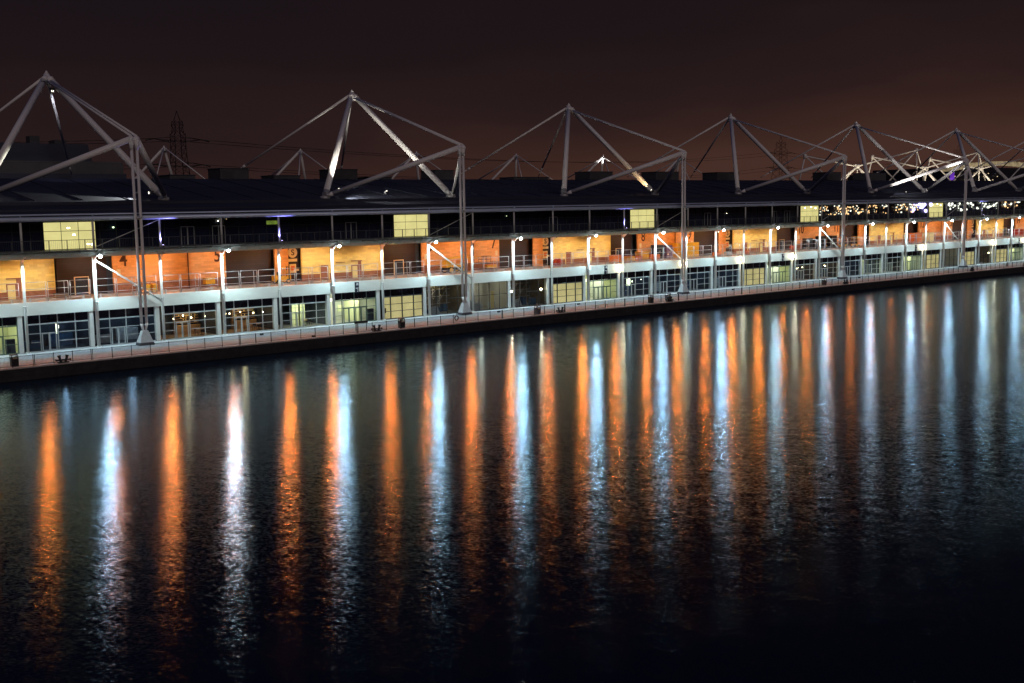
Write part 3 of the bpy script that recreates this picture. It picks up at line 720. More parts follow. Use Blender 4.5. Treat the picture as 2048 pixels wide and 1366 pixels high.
# ------------------------------------------------------------------ masts
def mast(X, fy, far=False):
    """one roof mast; fy maps depth from the south front to world y"""
    T = empty('roof_mast', (X, fy(-2.24), 0))
    def P(dx, y, z): return (dx, fy(y) - fy(-2.24), z)
    dz = 1.4 if far else 0
    A = P(0, 26.29, 34.1 + dz); Pt = P(0, -2.24, 24.1 + dz * .4)
    BLn = P(-13.3, 13.6, 17.45); BRn = P(10, 13.6, 17.45); TLn = P(-12.4, 45.4, 21.6); TRn = P(9.06, 45.4, 21.6)
    n = 8 if far else 24
    for B in (BLn, BRn):
        Bv = Vector(B); Av = Vector(A); d = (Av - Bv).normalized()
        o = MB(); o.tube(Bv + d * 1.2, Av - d * 1.0, .46, .40, n=n); o.tube(Av - d * 1.2, Av - d * .2, .46, .30, n=n)
        o.build('leg', mastw, T)
        o = MB(); o.tube(Bv + d * .1, Bv + d * 1.2, .22, .46, n=n); o.tube(Bv - Vector((0, 0, .3)), Bv + Vector((0, 0, .12)), .8, .7, n=n); o.box(B[0] - .1, B[0] + .1, B[1] - .6, B[1] + .6, B[2], B[2] + .7); o.build('bearing', galv, T)
        s_ = -1 if B is BLn else 1
        Pv = Vector(Pt) + Vector((s_ * .32, 0, 0)); B2 = Bv + Vector((0, (-.6 if not far else .6), .15)); d2 = (B2 - Pv).normalized()
        o = MB(); o.tube(Pv, B2 - d2 * 1.0, .36, .36, n=n); o.tube(B2 - d2 * 1.0, B2, .36, .18, n=n); o.build('boom', mastw, T)
        # post and its elbow
        o = MB(); o.sphere(Pv, .38, n=12, m_=8); o.tube(Pv, Pv - Vector((0, 0, 1.3)), .34, .18, n=n); o.build('elbow', mastw, T)
        o = MB(); o.tube(Pv - Vector((0, 0, 1.25)), (s_ * .32, 0, 2.6), .17, n=n); o.tube((s_ * .32, 0, 2.6), (s_ * .14, 0, 1.7), .19, .12, n=n)
        o.build('post', mastw, T)
        o = MB(); o.tube(Av + Vector((s_ * .25, 0, -.5)), Pv + Vector((0, 0, .35)), .14, .14, n=8); o.build('tie', mastw, T)
    for Tn in (TLn, TRn):
        Av = Vector(A); Tv = Vector(Tn); d = (Tv - Av).normalized()
        o = MB(); o.tube(Av + d * .6, Tv - d * 3.2, .20, .16, n=8); o.tube(Tv - d * 3.2, Tv - d * 2.6, .22, .22, n=8); o.tube(Tv - d * 2.6, Tv, .09, .09, n=6); o.build('rear_tie', mastw, T)
    Av = Vector(A)
    o = MB(); o.tube(Av - Vector((0, 0, 1.1)), Av + Vector((0, 0, .2)), .75, .35, n=n); o.tube(Av + Vector((0, 0, .2)), Av + Vector((0, 0, .65)), .35, .05, n=n)
    o.tube(Av + Vector((-.25, .1, -.3)), Av + Vector((.55, -.7, -.4)), .22, n=8); o.build('apex_cap', mastw, T)
    # connectors between the twin posts
    for z in (6.3, 9.0, 11.6, 15.0, 17.9, 21.0) if not far else (15.0,):
        o = MB(); o.tube((-.36, 0, z), (.36, 0, z), .07 if z != 15.0 else .2, n=8); o.build('connector', galv, T)
    if not far:
        o = MB()
        o.hexa([(-.80, -.6, .35), (.80, -.6, .35), (.80, .6, .35), (-.80, .6, .35), (-.34, -.26, 1.75), (.34, -.26, 1.75), (.34, .26, 1.75), (-.34, .26, 1.75)])
        pl = o.build('plinth', conc, T)
        o = MB(); o.hexa([(-.90, -.68, .004), (.90, -.68, .004), (.90, .68, .004), (-.90, .68, .004), (-.84, -.62, .346), (.84, -.62, .346), (.84, .62, .346), (-.84, .62, .346)]); o.build('skirt', plinth_dark, pl)
    return T
gfront = 'white masts along the dock front'; gback = 'masts along the far side of the roof'
fl = ['leftmost front mast, twin posts rising beside the loading dock number 4', 'second front mast from the left, its base on the roof floodlit warm white',
      'third front mast from the left, rising right of dock number 9, one leg tinted orange', 'fourth front mast from the left, unlit and brown against the sky',
      'fifth front mast from the left, its lower boom floodlit bright white', 'sixth front mast from the left, only its sloping tubes in view at the right edge',
      'seventh front mast from the left, tubes cut off by the right edge']
for k in range(0, 7):
    T = mast(12.68 + 48 * k, lambda y: y); tag(T, fl[k], 'mast', gfront)
    if k == 0: masts0 = T
# the frame on the far left shows tubes of one more mast
for k in range(0, 6):
    T = mast(106.7 + 48 * k, lambda y: 234.3 - y, True)
    tag(T, '%s far mast from the left, small pyramid of tubes behind the roof ridge' % ORD[k] if k != 4 else 'fifth far mast from the left, its tip floodlit bright white', 'mast', gback)
# roof trusses of the next hall, hub and spokes, floodlit cream
def truss(L_, Hb, R_, lab):
    T = empty('roof_truss', (Hb[0], 208, 20.9)); z0 = 20.9
    def q(x, z, dy=0): return Vector((x - Hb[0], dy, z - z0))
    h = q(*Hb)
    o = MB(); o.tube(h - Vector((0, 0, .9)), h + Vector((0, 0, .9)), 1.1, n=10); o.tube(h + Vector((-2.6, 0, .9)), h + Vector((2.6, 0, .9)), .3, n=6); o.build('hub', mastw, T)
    for dx, dy in ((-32, -4), (-12, 6), (9, -6), (31, 4), (20, 12)):
        o = MB(); e = Vector((dx, dy, 0)); o.tube(h, h.lerp(e, .93), .46 if dx != 20 else .25, n=8); o.tube(h.lerp(e, .93), e, .2, n=6); o.build('leg', mastw, T)
    for P_, dk in ((L_, 0), (R_, 1)):
        a_ = q(*P_)
        o = MB(); o.tube(a_, h, .36, n=8); o.build('tie', mastw, T)
        o = MB(); o.tube(a_ + Vector((0, 0, 1)), a_ - Vector((0, 0, 1.4)), .9, .7, n=8); o.build('apex_cap', mastw, T)
        for ex in ((a_[0] - 2, 3), (a_[0] + 24, -5)) if not dk else ((a_[0] - 22, 8), (a_[0] - 4, -3), (a_[0] + 24, 6)):
            o = MB(); o.tube(a_, Vector((ex[0], ex[1], 0)), .36, n=8); o.build('leg', mastw, T)
    tag(T, lab, 'roof truss', 'trusses of the next hall beyond the roof')
truss((441.2, 38.0), (487.5, 33.2), (546.1, 42.9), 'floodlit hub-and-spoke roof truss just right of the fourth front mast posts')
truss((502.0, 38.4), (554.6, 32.7), (616.1, 43.0), 'floodlit hub-and-spoke roof truss above the bright boom of the fifth front mast')
truss((560.8, 38.1), (618.6, 32.9), (682.6, 41.0), 'floodlit hub-and-spoke roof truss right of the fifth front mast posts')

# floodlights on the roof that light the masts
def flood(loc, target, power, col, ang, lab, blend=.6):
    T = empty('roof_floodlight', loc)
    o = MB(); o.box(-.25, .25, -.18, .18, -.1, .22); o.tube((0, 0, -.5), (0, 0, -.1), .05, n=6); o.build('housing', darkf, T)
    d = (Vector(target) - Vector(loc)).normalized()
    o = MB(); o.tube(d * .32, d * .36, .16, n=12); o.build('lens', emis('lamp_flood', (1, .93, .8), 3), T)
    light('flood_beam', 'SPOT', tuple(d * .45), power, col, T, angle=ang, blend=blend, radius=.12).rotation_euler = d.to_track_quat('-Z', 'Y').to_euler()
    tag(T, lab, 'floodlight', 'floodlights on the roof')
X1 = 12.68 + 48
flood((X1 - 11.6, 12.4, 18.3), (X1 - 3, 23, 31.5), 9000, (1, .92, .80), 50, 'floodlight at the foot of the second front mast, shining up it')
flood((X1 - 11.2, 11.8, 18.6), (X1 - 7, 11.5, 16.9), 5000, (1, .95, .85), 120, 'floodlight beside the second front mast, washing the roof sheet')
flood((12.68 + 8.6, 14.2, 18.2), (4, 17.0, 17.3), 18000, (1, .98, .80), 50, 'floodlight low on the roof beside the first front mast')
flood((12.68 + .4, 25.6, 32.2), (12.68 + 3.6, 33.5, 27.5), 1500, (.85, .84, 1), 60, 'floodlight under the tip of the first front mast')
flood((12.68 - .9, 25.2, 33.0), (0, 38, 26.5), 1300, (1, .95, .95), 60, 'floodlight on the left of the tip of the first front mast')
flood((12.68 + 96 + 8.6, 12.9, 17.9), (12.68 + 96 + 7.6, 16.6, 21.5), 420, (1, .62, .28), 60, 'small orange floodlight at the foot of the third front mast')
X4 = 12.68 + 192
flood((X4 - 14.5, 4.0, 17.0), (X4 - 7.5, 7.0, 20.2), 6500, (1, .93, .88), 80, 'floodlight under the bright boom of the fifth front mast')
flood((X4 - 3.0, -3.6, 22.0), (X4 - .2, 6, 27.6), 1300, (1, .93, .90), 70, 'floodlight near the head of the fifth front mast')
xx = 106.7 + 48 * 4
flood((xx - 2.4, 203, 30.2), (xx, 208, 35.5), 7200, (1, .95, .9), 60, 'floodlight below the tip of the fifth far mast')
for n_, xx in enumerate((487.5, 554.6, 618.6)):
    flood((xx - 3, 192, 21.6), (xx, 208, 32.5), 17000, (1, .84, .60), 130, 'floodlight under the %s floodlit roof truss from the left' % ORD[n_])
flood((X1 - 5.5, 9.0, 17.9), (X1 + 4, 20.5, 27), 8500, (1, .93, .80), 50, 'added floodlight between the feet of the second front mast')  # added lamp to brighten the right leg, no fitting known here

# ------------------------------------------------------------------ roof plant
gp = 'plant boxes along the roof ridge'
pls = [(34.3, 38.5, 21.4), (42.8, 47.8, 22.5), (52.4, 57.3, 21.4), (63.7, 68.7, 22.5), (71.0, 75.9, 21.2), (85.6, 89.9, 22.5), (104.8, 113.9, 21.3), (125.5, 132.2, 22.5), (145.8, 153.2, 22.6),
       (166.6, 174.4, 22.6), (210.3, 216.3, 22.9), (228.6, 237.6, 22.8)]
for n_, (a, b_, zt) in enumerate(pls):
    T = empty('plant_box', ((a + b_) / 2, 38, 20.6)); hw = (b_ - a) / 2; h = zt - 20.6
    o = MB(); o.box(-hw, hw, 0, 4.5, -.4, h - .12); o.build('casing', mat('plant_metal', (.06, .062, .07), .6, var=.25, scale=1), T)
    o = MB(); o.box(-hw - .12, hw + .12, -.12, 4.62, h - .118, h); o.build('lid', roof_m, T)
    o = MB()
    if h > 1:
        for q in range(6): o.box(-hw + .35, -hw * .1, -.04, -.004, .25 + q * .22, .36 + q * .22)
    else: o.box(-hw + .4, hw - .4, -.04, -.004, .1, .25)
    o.build('louvre', darkf, T)
    tag(T, '%s %s plant box from the left on the roof ridge' % (ORD[n_], 'tall' if zt > 22 else 'low'), 'plant box', gp)

# dark hall with a pale band behind the roof on the left
T = empty('rear_building', (4, 62, 20)); tag(T, 'large dark building rising behind the roof on the left, with a paler wall band', 'building')
o = MB(); o.hexa([(-60, 0, -19.9), (32, 0, -19.9), (32, 50, -19.9), (-60, 50, -19.9), (-60, 0, 7.2), (26.5, 0, 7.2), (22, 50, 7.2), (-60, 50, 7.2)]); o.build('roof', roof_m, T)
o = MB(); o.box(-60, 31.9, -1.2, -.05, -19.9, 4.3); o.build('wall', mat('pale_cladding', (.085, .085, .09), .6, var=.2, scale=.2, brick=(6, 2, .05, .7, 1)), T)
o = MB(); o.box(-60, 31.9, -2.4, -1.25, -19.9, 2.2); o.build('parapet', roof_m, T)
o = MB(); o.box(18, 19.6, 3, 5, 7.2, 8.6); o.box(23, 25, 6, 9, 7.2, 8.2); o.build('vent', darkf, T)

# arena on the far right: dark body with a lit cream roof edge
T = empty('arena', (865, 330, 0)); tag(T, 'dark rounded building at the far right with a glowing cream roof edge', 'building')
o = MB(); o.box(-62, 130, 0, 90, .1, 36.5); o.box(-40, 110, -.5, 80, 36.5, 40.5); o.build('wall', mat('arena_wall', (.015, .018, .03), .5, var=.4, scale=.1), T)
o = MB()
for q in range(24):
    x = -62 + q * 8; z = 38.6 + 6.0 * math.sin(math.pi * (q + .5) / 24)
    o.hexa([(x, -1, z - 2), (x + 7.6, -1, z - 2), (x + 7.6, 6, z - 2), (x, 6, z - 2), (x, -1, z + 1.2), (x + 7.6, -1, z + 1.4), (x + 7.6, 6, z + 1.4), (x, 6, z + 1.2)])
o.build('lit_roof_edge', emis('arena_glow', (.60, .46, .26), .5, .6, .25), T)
o = MB()
for q in range(10): o.sphere((-52 + q * 7.7, -1.3, 33 + 3 * math.sin(q * 2.1)), .5, .7, n=8, m_=5)
o.build('window_lights', emis('arena_windows', (.8, .6, .35), 1.2), T)
o = MB(); o.box(-58, -53.5, -1.6, -.1, 30, 36); o.build('violet_screen', emis('screen_violet', (.18, .05, .55), .9, .8, .35), T)

# electricity pylons and their cables
def elec(x, y, z0, z1, wd, lab):
    T = empty('electricity_pylon', (x, y, 0)); o = MB(); h = z1
    def half(z): return wd * (.5 if z > .72 * h else .5 + (.72 * h - z) / h * .95)
    lv = [0, .14, .26, .37, .47, .55, .62, .68, .74, .79, .84, .89, .93]
    for a, b_ in zip(lv, lv[1:]):
        za, zb = a * h, b_ * h; ha = half(za) * (1 if b_ < .85 else .8); hb = half(zb) * (1 if b_ < .85 else .65)
        for sx in (-1, 1):
            for sy in (-1, 1): o.tube((sx * ha, sy * ha, za), (sx * hb, sy * hb, zb), .17, n=4)
            o.tube((sx * ha, -ha, za), (sx * hb, hb, zb), .075, n=4); o.tube((sx * ha, ha, za), (sx * hb, -hb, zb), .075, n=4)
            o.tube((-ha, sx * ha, za), (hb, sx * hb, zb), .075, n=4); o.tube((ha, sx * ha, za), (-hb, sx * hb, zb), .075, n=4)
    for sx in (-1, 1): o.tube((sx * .3 * wd, 0, .93 * h), (0, 0, h), .16, n=4)
    o.build('tower', black, T)
    for z in (.62, .80):
        o = MB(); z *= h; L = wd * 2.3
        for sx in (-1, 1):
            for sy in (-1, 1): o.tube((sx * half(z), sy * half(z), z - 1.2), (sx * L, 0, z), .13, n=4); o.tube((sx * half(z), sy * half(z), z + .9), (sx * L, 0, z), .13, n=4)
            o.tube((sx * L, 0, z), (sx * (L + 3.2), 0, z - .7), .22, n=6)
        o.build('cross_arm', black, T)
    tag(T, lab, 'pylon', 'electricity pylons beyond the roof'); return T
elec(152.2, 300, 0, 55.3, 4.4, 'tall dark lattice pylon on the left, against the brown sky')
elec(817.6, 500, 0, 74.6, 8, 'dark lattice pylon right of centre between the mast tubes')
elec(1508, 700, 0, 92, 12, 'faint lattice pylon at the right behind the sixth front mast')
def cable(p0, p1, sag, lab):
    o = MB(); pts = []
    for q in range(25):
        t_ = q / 24; p = Vector(p0).lerp(Vector(p1), t_); p.z -= sag * 4 * t_ * (1 - t_); pts.append(p)
    o.path(pts, .13, n=4); tag(o.build('power_cable', black), lab, 'cable', 'power cables between the pylons')
for j, z in enumerate((.80, .62)):
    for s_ in (-1, 1):
        cable((152 + s_ * 11, 300, 55.3 * z), (817.6 + s_ * 18, 500, 74.6 * z), 9, '%s %s cable right of the left pylon' % (('upper', 'lower')[j], ('near', 'far')[s_ > 0]))
        cable((152 + s_ * 11, 300, 55.3 * z), (-60 + s_ * 11, 250, 50 * z), 3, '%s %s cable left of the left pylon' % (('upper', 'lower')[j], ('near', 'far')[s_ > 0]))
        cable((817.6 + s_ * 18, 500, 74.6 * z), (1508 + s_ * 26, 700, 92 * z), 10, '%s %s cable between the two right pylons' % (('upper', 'lower')[j], ('near', 'far')[s_ > 0]))

# ------------------------------------------------------------------ quayside railing
ry = -11.12
brk = [-15.5, -2.75, 3.25, 20.5, 36.7, 43.3, 60.5, 72.4, 85.0, 97.4, 113.5, 130, 146, 162, 178, 194, 210, 226, 242, 258, 274]
inf_cache = {}
for s_, (a, b_) in enumerate(zip(brk, brk[1:])):
    T = empty('quay_railing', (a, ry, 0)); Lr = b_ - a - .14; n = max(1, round(Lr / 2.06)); st = Lr / n
    r_ = mat('railing_black', (.012, .014, .018), .45, var=.2)
    for q in range(n + 1):
        o = MB(); o.box(q * st - .03, q * st + .03, -.03, .03, .004, 1.22); o.build('post', r_, T)
    o = MB(); o.box(0, Lr, -.022, .022, 1.13, 1.17); o.build('top_rail', r_, T)
    o = MB(); o.box(0, Lr, -.015, .015, .14, .17); o.build('bottom_rail', r_, T)
    o = MB()
    for q in range(int(Lr / .125)): o.box(q * .125 + .06, q * .125 + .074, -.007, .007, .17, 1.13)
    o.build('balusters', r_, T)
    tag(T, '%s length of black baluster railing from the left along the quay' % ORD[s_], 'railing', 'black railings along the quay edge')

# litter bins
bp = [(-4.4, -9.9, 'left-hand litter bin near the lit entrance at the left edge'), (44.0, -10.2, 'black litter bin behind the railing below the lit blinds'), (91.8, -10.2, 'black litter bin right of the quayside bench'),
      (140.2, -9.2, 'black litter bin below the sign numbered 4'), (67.9, -10.1, 'grey slatted bin behind the railing beside the flaring lamp'), (96.6, -9.5, 'pale grey cabinet-like bin near the third front mast')]
for n_, (x, y, lab) in enumerate(bp):
    T = empty('litter_bin', (x, y, 0)); mm = black if n_ < 4 else mat('bin_grey', (.10, .11, .13), .5)
    o = MB(); o.hexa([(-.33, -.3, .03), (.33, -.3, .03), (.33, .3, .03), (-.33, .3, .03), (-.36, -.33, .95), (.36, -.33, .95), (.36, .33, .95), (-.36, .33, .95)]); o.build('body', mm, T)
    o = MB()
    for sx in (-1, 1):
        for sy in (-1, 1): o.box(sx * .31 - .03, sx * .31 + .03, sy * .28 - .03, sy * .28 + .03, .951, 1.16)
    o.build('posts', mm, T)
    o = MB(); o.hexa([(-.38, -.35, 1.16), (.38, -.35, 1.16), (.38, .35, 1.16), (-.38, .35, 1.16), (-.28, -.25, 1.27), (.28, -.25, 1.27), (.28, .25, 1.27), (-.28, .25, 1.27)]); o.build('lid', mm, T)
    o = MB(); o.box(-.22, .22, -.36, -.351, .80, .90); o.build('plate', sign_pale, T)
    tag(T, lab, 'litter bin', 'litter bins on the promenade')

# double-horned mooring bollards
bl = [(.2, 'between the first door bay and the water at the left'), (39.6, 'in front of the railing below the sign numbered 2'), (71.6, 'below the lit blinds right of the flaring lamps'), (95.3, 'left of the third front mast foot'),
      (144.5, 'right of the entrance with sign numbered 4'), (192.0, 'near the entrance with sign numbered 5'), (216.0, 'beside the fifth front mast foot')]
for x, lab in bl:
    T = empty('mooring_bollard', (x, QY + .28, .022))
    o = MB(); o.box(-.55, .55, -.24, .24, 0, .10)
    for s_ in (-1, 1): o.tube((s_ * .22, 0, .05), (s_ * .40, 0, .62), .15, .13, n=12); o.tube((s_ * .37, 0, .55), (s_ * .43, 0, .80), .13, .19, n=12)
    o.build('bollard_body', black, T)
    o = MB(); o.tube((-.72, 0, .30), (.72, 0, .30), .09, n=10); o.tube((-.78, 0, .30), (-.70, 0, .30), .13, n=10); o.tube((.70, 0, .30), (.78, 0, .30), .13, n=10); o.build('cross_bar', black, T)
    tag(T, 'black double-horned mooring bollard ' + lab, 'bollard', 'mooring bollards on the quay edge')

# lifebuoys on posts
for x, lab in ((52.3, 'lifebuoy hung on the railing left of the second front mast foot'), (207.3, 'lifebuoy on the railing left of the fifth front mast foot')):
    T = empty('lifebuoy', (x, ry - .09, 0))
    o = MB(); o.torus((0, 0, .72), .29, .075); o.build('ring', mat('buoy_dark', (.07, .02, .02), .5), T)
    o = MB(); o.box(-.04, .04, -.02, .05, .9, 1.45); o.build('hook', black, T)
    tag(T, 'dark ring ' + lab, 'lifebuoy')

# bench, low information boards
def bench(x, y, lab):
    T = empty('bench', (x, y, 0))
    o = MB()
    for q in range(4): o.box(-1.3, 1.3, -.24 + q * .13, -.14 + q * .13, .44, .48)
    o.build('seat', wood, T)
    for s_ in (-1, 1): o = MB(); o.path([(s_ * 1.1, -.25, .01), (s_ * 1.0, -.22, .43), (s_ * 1.0, .22, .43), (s_ * 1.1, .25, .01)], .03, n=6); o.build('leg', black, T)
    tag(T, lab, 'bench')
bench(80.9, -10.2, 'low open-framed bench behind the railing, left of a litter bin')
T = empty('information_board', (38.6, -8.9, 0)); o = MB(); o.box(-1.0, 1.0, -.05, .03, .95, 1.25); o.build('panel', black, T)
for s_ in (-.8, .8): o = MB(); o.tube((s_, 0, .01), (s_, 0, .95), .04, n=6); o.build('post', black, T)
tag(T, 'long low dark information board behind the bollard below the sign numbered 2', 'information board')
for x, y, lab in ((27.2, -3.6, 'small black floor lamp on the paving in front of the bar'), (30.6, -10.6, 'black box fixed to the railing below the second orange bay'), (66.0, -3.6, 'small black floor lamp left of the flaring lamps'), (82.5, -3.4, 'small black floor lamp below the lit blinds'), (120.0, -4.0, 'small black floor lamp in front of the dark shopfronts'), (160.0, -4.0, 'small black floor lamp near the fourth front mast')):
    T = empty('floor_lamp', (x, y, 0)); o = MB(); o.box(-.2, .2, -.14, .14, .006, .24); o.build('housing', black, T); o = MB(); o.box(-.15, .15, .141, .15, .04, .2); o.build('lens', glass_dk, T); tag(T, lab, 'floor lamp')

# ------------------------------------------------------------------ things on the loading deck
D0 = DECK + .002
# forklift
T = empty('forklift_truck', (36.6, 7.9, D0)); tag(T, 'yellow forklift truck with open cab standing beside the S sign', 'forklift truck')
o = MB(); o.hexa([(-1.0, -.55, .3), (.9, -.55, .3), (.9, .55, .3), (-1.0, .55, .3), (-1.0, -.55, 1.15), (.75, -.55, .95), (.75, .55, .95), (-1.0, .55, 1.15)]); o.box(-1.25, -1.0, -.5, .5, .35, 1.2); o.build('body', yellow, T)
o = MB()
for (x, x2) in ((-.85, -.6), (.65, .35)):
    for y in (-.5, .5): o.tube((x, y, 1.0), (x2, y, 2.15), .05, n=6)
o.box(-.7, .5, -.55, .55, 2.15, 2.22); o.build('cab_frame', yellow, T)
for x in (-.75, .7):
    for y in (-.6, .6):
        o = MB(); o.tube((x, y - .1, .32), (x, y + .1, .32), .32, n=18); wh = o.build('wheel', tyre, T)
        o = MB(); o.tube((x, y - .115, .32), (x, y - .101, .32), .17, n=14); o.build('rim', yellow, wh)
o = MB()
for y in (-.35, .35): o.box(.95, 1.07, y - .05, y + .05, .1, 2.3)
for z in (.4, 1.2, 2.2): o.box(.96, 1.06, -.3, .3, z, z + .1)
o.build('mast', darkf, T)
o = MB()
for q in range(9): o.box(1.1, 1.14, -.62 + q * .15, -.56 + q * .15, .4, 1.3)
o.box(1.08, 1.12, -.62, .64, 1.3, 1.38); o.box(1.08, 1.12, -.62, .64, .35, .42); o.box(1.1, 2.0, -.35, -.22, .1, .16); o.box(1.1, 2.0, .22, .35, .1, .16); o.build('forks', yellow, T)
o = MB(); o.box(-.5, 0, -.25, .25, 1.0, 1.15); o.box(-.6, -.48, -.25, .25, 1.15, 1.6); o.build('seat', black, T)
# boom lift
T = empty('boom_lift', (66.1, 7.4, D0)); tag(T, 'yellow boom lift with folded arm and big wheels beneath dock number 7', 'boom lift')
o = MB(); o.box(-1.5, 1.5, -.7, .7, .45, .85); o.build('chassis', darkf, T)
o = MB(); o.box(-1.9, -.5, -.8, .8, .9, 1.75); o.box(.0, 1.6, -.8, .8, .9, 1.35); o.box(-1.9, -1.2, -.75, .75, 1.75, 2.05); o.build('body', yellow, T)
o = MB(); o.hexa([(-1.6, -.2, 2.1), (2.6, -.2, 2.25), (2.6, .2, 2.25), (-1.6, .2, 2.1), (-1.6, -.2, 2.4), (2.6, -.2, 2.65), (2.6, .2, 2.65), (-1.6, .2, 2.4)]); o.box(2.6, 5.6, -.14, .14, 2.2, 2.34); o.box(2.6, 5.6, -.14, .14, 1.95, 2.05); o.build('boom', yellow, T)
for x in (-1.15, 1.15):
    for y in (-.85, .85):
        o = MB(); o.tube((x, y - .16, .48), (x, y + .16, .48), .48, n=22); wh = o.build('wheel', tyre, T)
        o = MB(); o.tube((x, y - .19, .48), (x, y - .161, .48), .34, n=18); o.tube((x, y - .22, .48), (x, y - .191, .48), .12, n=12); o.build('rim', yellow, wh)
o = MB(); 
for z in (1.2, 1.8, 2.3): o.path([(5.5, -.6, z), (7.0, -.6, z), (7.0, .6, z), (5.5, .6, z), (5.5, -.6, z)], .03, n=6)
for x in (5.5, 6.2, 7.0):
    for y in (-.6, .6): o.tube((x, y, 1.1), (x, y, 2.3), .03, n=6)
o.box(5.5, 7.0, -.6, .6, 1.1, 1.16); o.build('basket', darkf, T)
def bin2(x, y, lab):
    T = empty('wheeled_bin', (x, y, D0)); o = MB(); o.hexa([(-.26, -.3, .1), (.26, -.3, .1), (.26, .25, .1), (-.26, .25, .1), (-.32, -.36, 1.0), (.32, -.36, 1.0), (.32, .33, 1.0), (-.32, .33, 1.0)]); o.build('body', yellow, T)
    o = MB(); o.hexa([(-.34, -.38, 1.0), (.34, -.38, 1.0), (.34, .38, 1.0), (-.34, .38, 1.0), (-.34, -.38, 1.04), (.34, -.38, 1.04), (.34, .38, 1.14), (-.34, .38, 1.14)]); o.build('lid', yellow, T)
    for s_ in (-1, 1): o = MB(); o.tube((s_ * .22, .28, .1), (s_ * .27, .28, .1), .1, n=12); o.build('wheel', tyre, T)
    tag(T, lab, 'wheeled bin')
bin2(16.75, 6.2, 'yellow wheeled bin right behind the twin posts of the leftmost front mast'); bin2(17.75, 6.4, 'yellow wheeled bin nearest the orange wall joint right of the leftmost mast')
def crate(x, y, sx, sy, h, m_, name, lab, z=0., lidm=None, group=None):
    T = empty(name, (x, y, D0 + z)); o = MB(); t_ = .04
    o.box(-sx / 2, sx / 2, -sy / 2, sy / 2, .08, .12)
    o.box(-sx / 2, sx / 2, -sy / 2, -sy / 2 + t_, .121, h); o.box(-sx / 2, sx / 2, sy / 2 - t_, sy / 2, .121, h)
    o.box(-sx / 2, -sx / 2 + t_, -sy / 2 + t_, sy / 2 - t_, .121, h); o.box(sx / 2 - t_, sx / 2, -sy / 2 + t_, sy / 2 - t_, .121, h)
    for q in range(int(sx / .45)): xx = -sx / 2 + .2 + q * .45; o.box(xx, xx + .05, -sy / 2 - .03, -sy / 2 - .002, .12, h)
    o.build('body', m_, T)
    o = MB()
    for xx in (-sx / 2 + .08, 0, sx / 2 - .08): o.box(xx - .06, xx + .06, -sy / 2, sy / 2, 0, .078)
    o.build('feet', darkf if m_ is not wood else wood, T)
    if lidm: o = MB(); o.box(-sx / 2 - .03, sx / 2 + .03, -sy / 2 - .05, sy / 2 + .03, h + .002, h + .06); o.build('lid', lidm, T)
    tag(T, lab, name.replace('_', ' '), group); return T
crate(26.2, 8.6, 1.3, .9, .85, yellow, 'storage_box', 'small yellow box on the deck below dock number 5', .45, yellow)
crate(6.4, 7.2, 1.6, .8, .55, wood, 'timber_crate', 'low dark crate by the end of the cream wall at the left', 0, plinth_dark)
crate(101.6, 7.2, 2.2, 1.2, 1.25, orange, 'storage_box', 'orange box against the cream wall left of dock number 8', 0, red_m)
crate(104.3, 6.6, 2.0, 1.2, .95, yellow, 'storage_box', 'yellow box on the deck in the dark doorway left of dock number 8', 0, orange)
crate(107.2, 7.4, 1.8, 1.2, .8, orange, 'storage_box', 'orange box with low red lid below dock number 8', 0, red_m)
crate(109.4, 8.2, 2.2, 1.4, 1.5, yellow, 'storage_box', 'tall yellow box in the middle of the heap below dock number 8', 0, yellow)
crate(111.8, 7.3, 1.6, 1.1, 1.0, orange, 'storage_box', 'orange box right of the tall yellow box under dock number 8')
def cabinet(x, y, sx, sy, h, m_, lab, name='equipment_cabinet'):
    T = empty(name, (x, y, D0)); o = MB(); o.box(-sx / 2, sx / 2, -sy / 2, sy / 2, .06, h); o.build('body', m_, T)
    for s_ in (-1, 1):
        o = MB(); xa = -sx / 2 + .06 if s_ < 0 else .03; o.box(xa, xa + sx / 2 - .09, -sy / 2 - .03, -sy / 2 - .002, .14, h - .08); d = o.build('door', m_, T)
        o = MB(); o.box(s_ * .12 - .02, s_ * .12 + .02, -sy / 2 - .07, -sy / 2 - .031, h * .45, h * .6); o.build('handle', galv, d)
    o = MB(); o.box(-sx / 2 + .2, -sx / 2 + .65, -sy / 2 - .042, -sy / 2 - .032, h * .28, h * .38); o.build('label_plate', sign_pale, T)
    tag(T, lab, name.replace('_', ' '))
cabinet(113.8, 8.6, 1.9, 1.3, 2.6, black, 'tall black cabinet with a sloping top right of the yellow boxes under dock number 8')
cabinet(116.3, 8.4, 1.6, 1.2, 2.5, mat('mauve_paint', (.20, .12, .20), .5), 'mauve cabinet behind a white column between dock numbers 8 and 9')
cabinet(120.9, 8.4, 6.2, 2.2, 2.75, yellow, 'long yellow container with doors below dock number 9', 'storage_container')
for x, y, m_, lab in ((128.2, 6.5, orange, 'small orange crate left of the shutter gap right of dock number 9'), (131.2, 6.2, pale_sheet, 'pale crate on the deck under the sign right of dock number 9'), (134.2, 5.6, white, 'white crate on the deck below the third S sign'), (136.2, 6.0, orange, 'orange crate right of the white crate below the third S sign')):
    crate(x, y, 1.4, .9, .75, m_, 'timber_crate', lab)
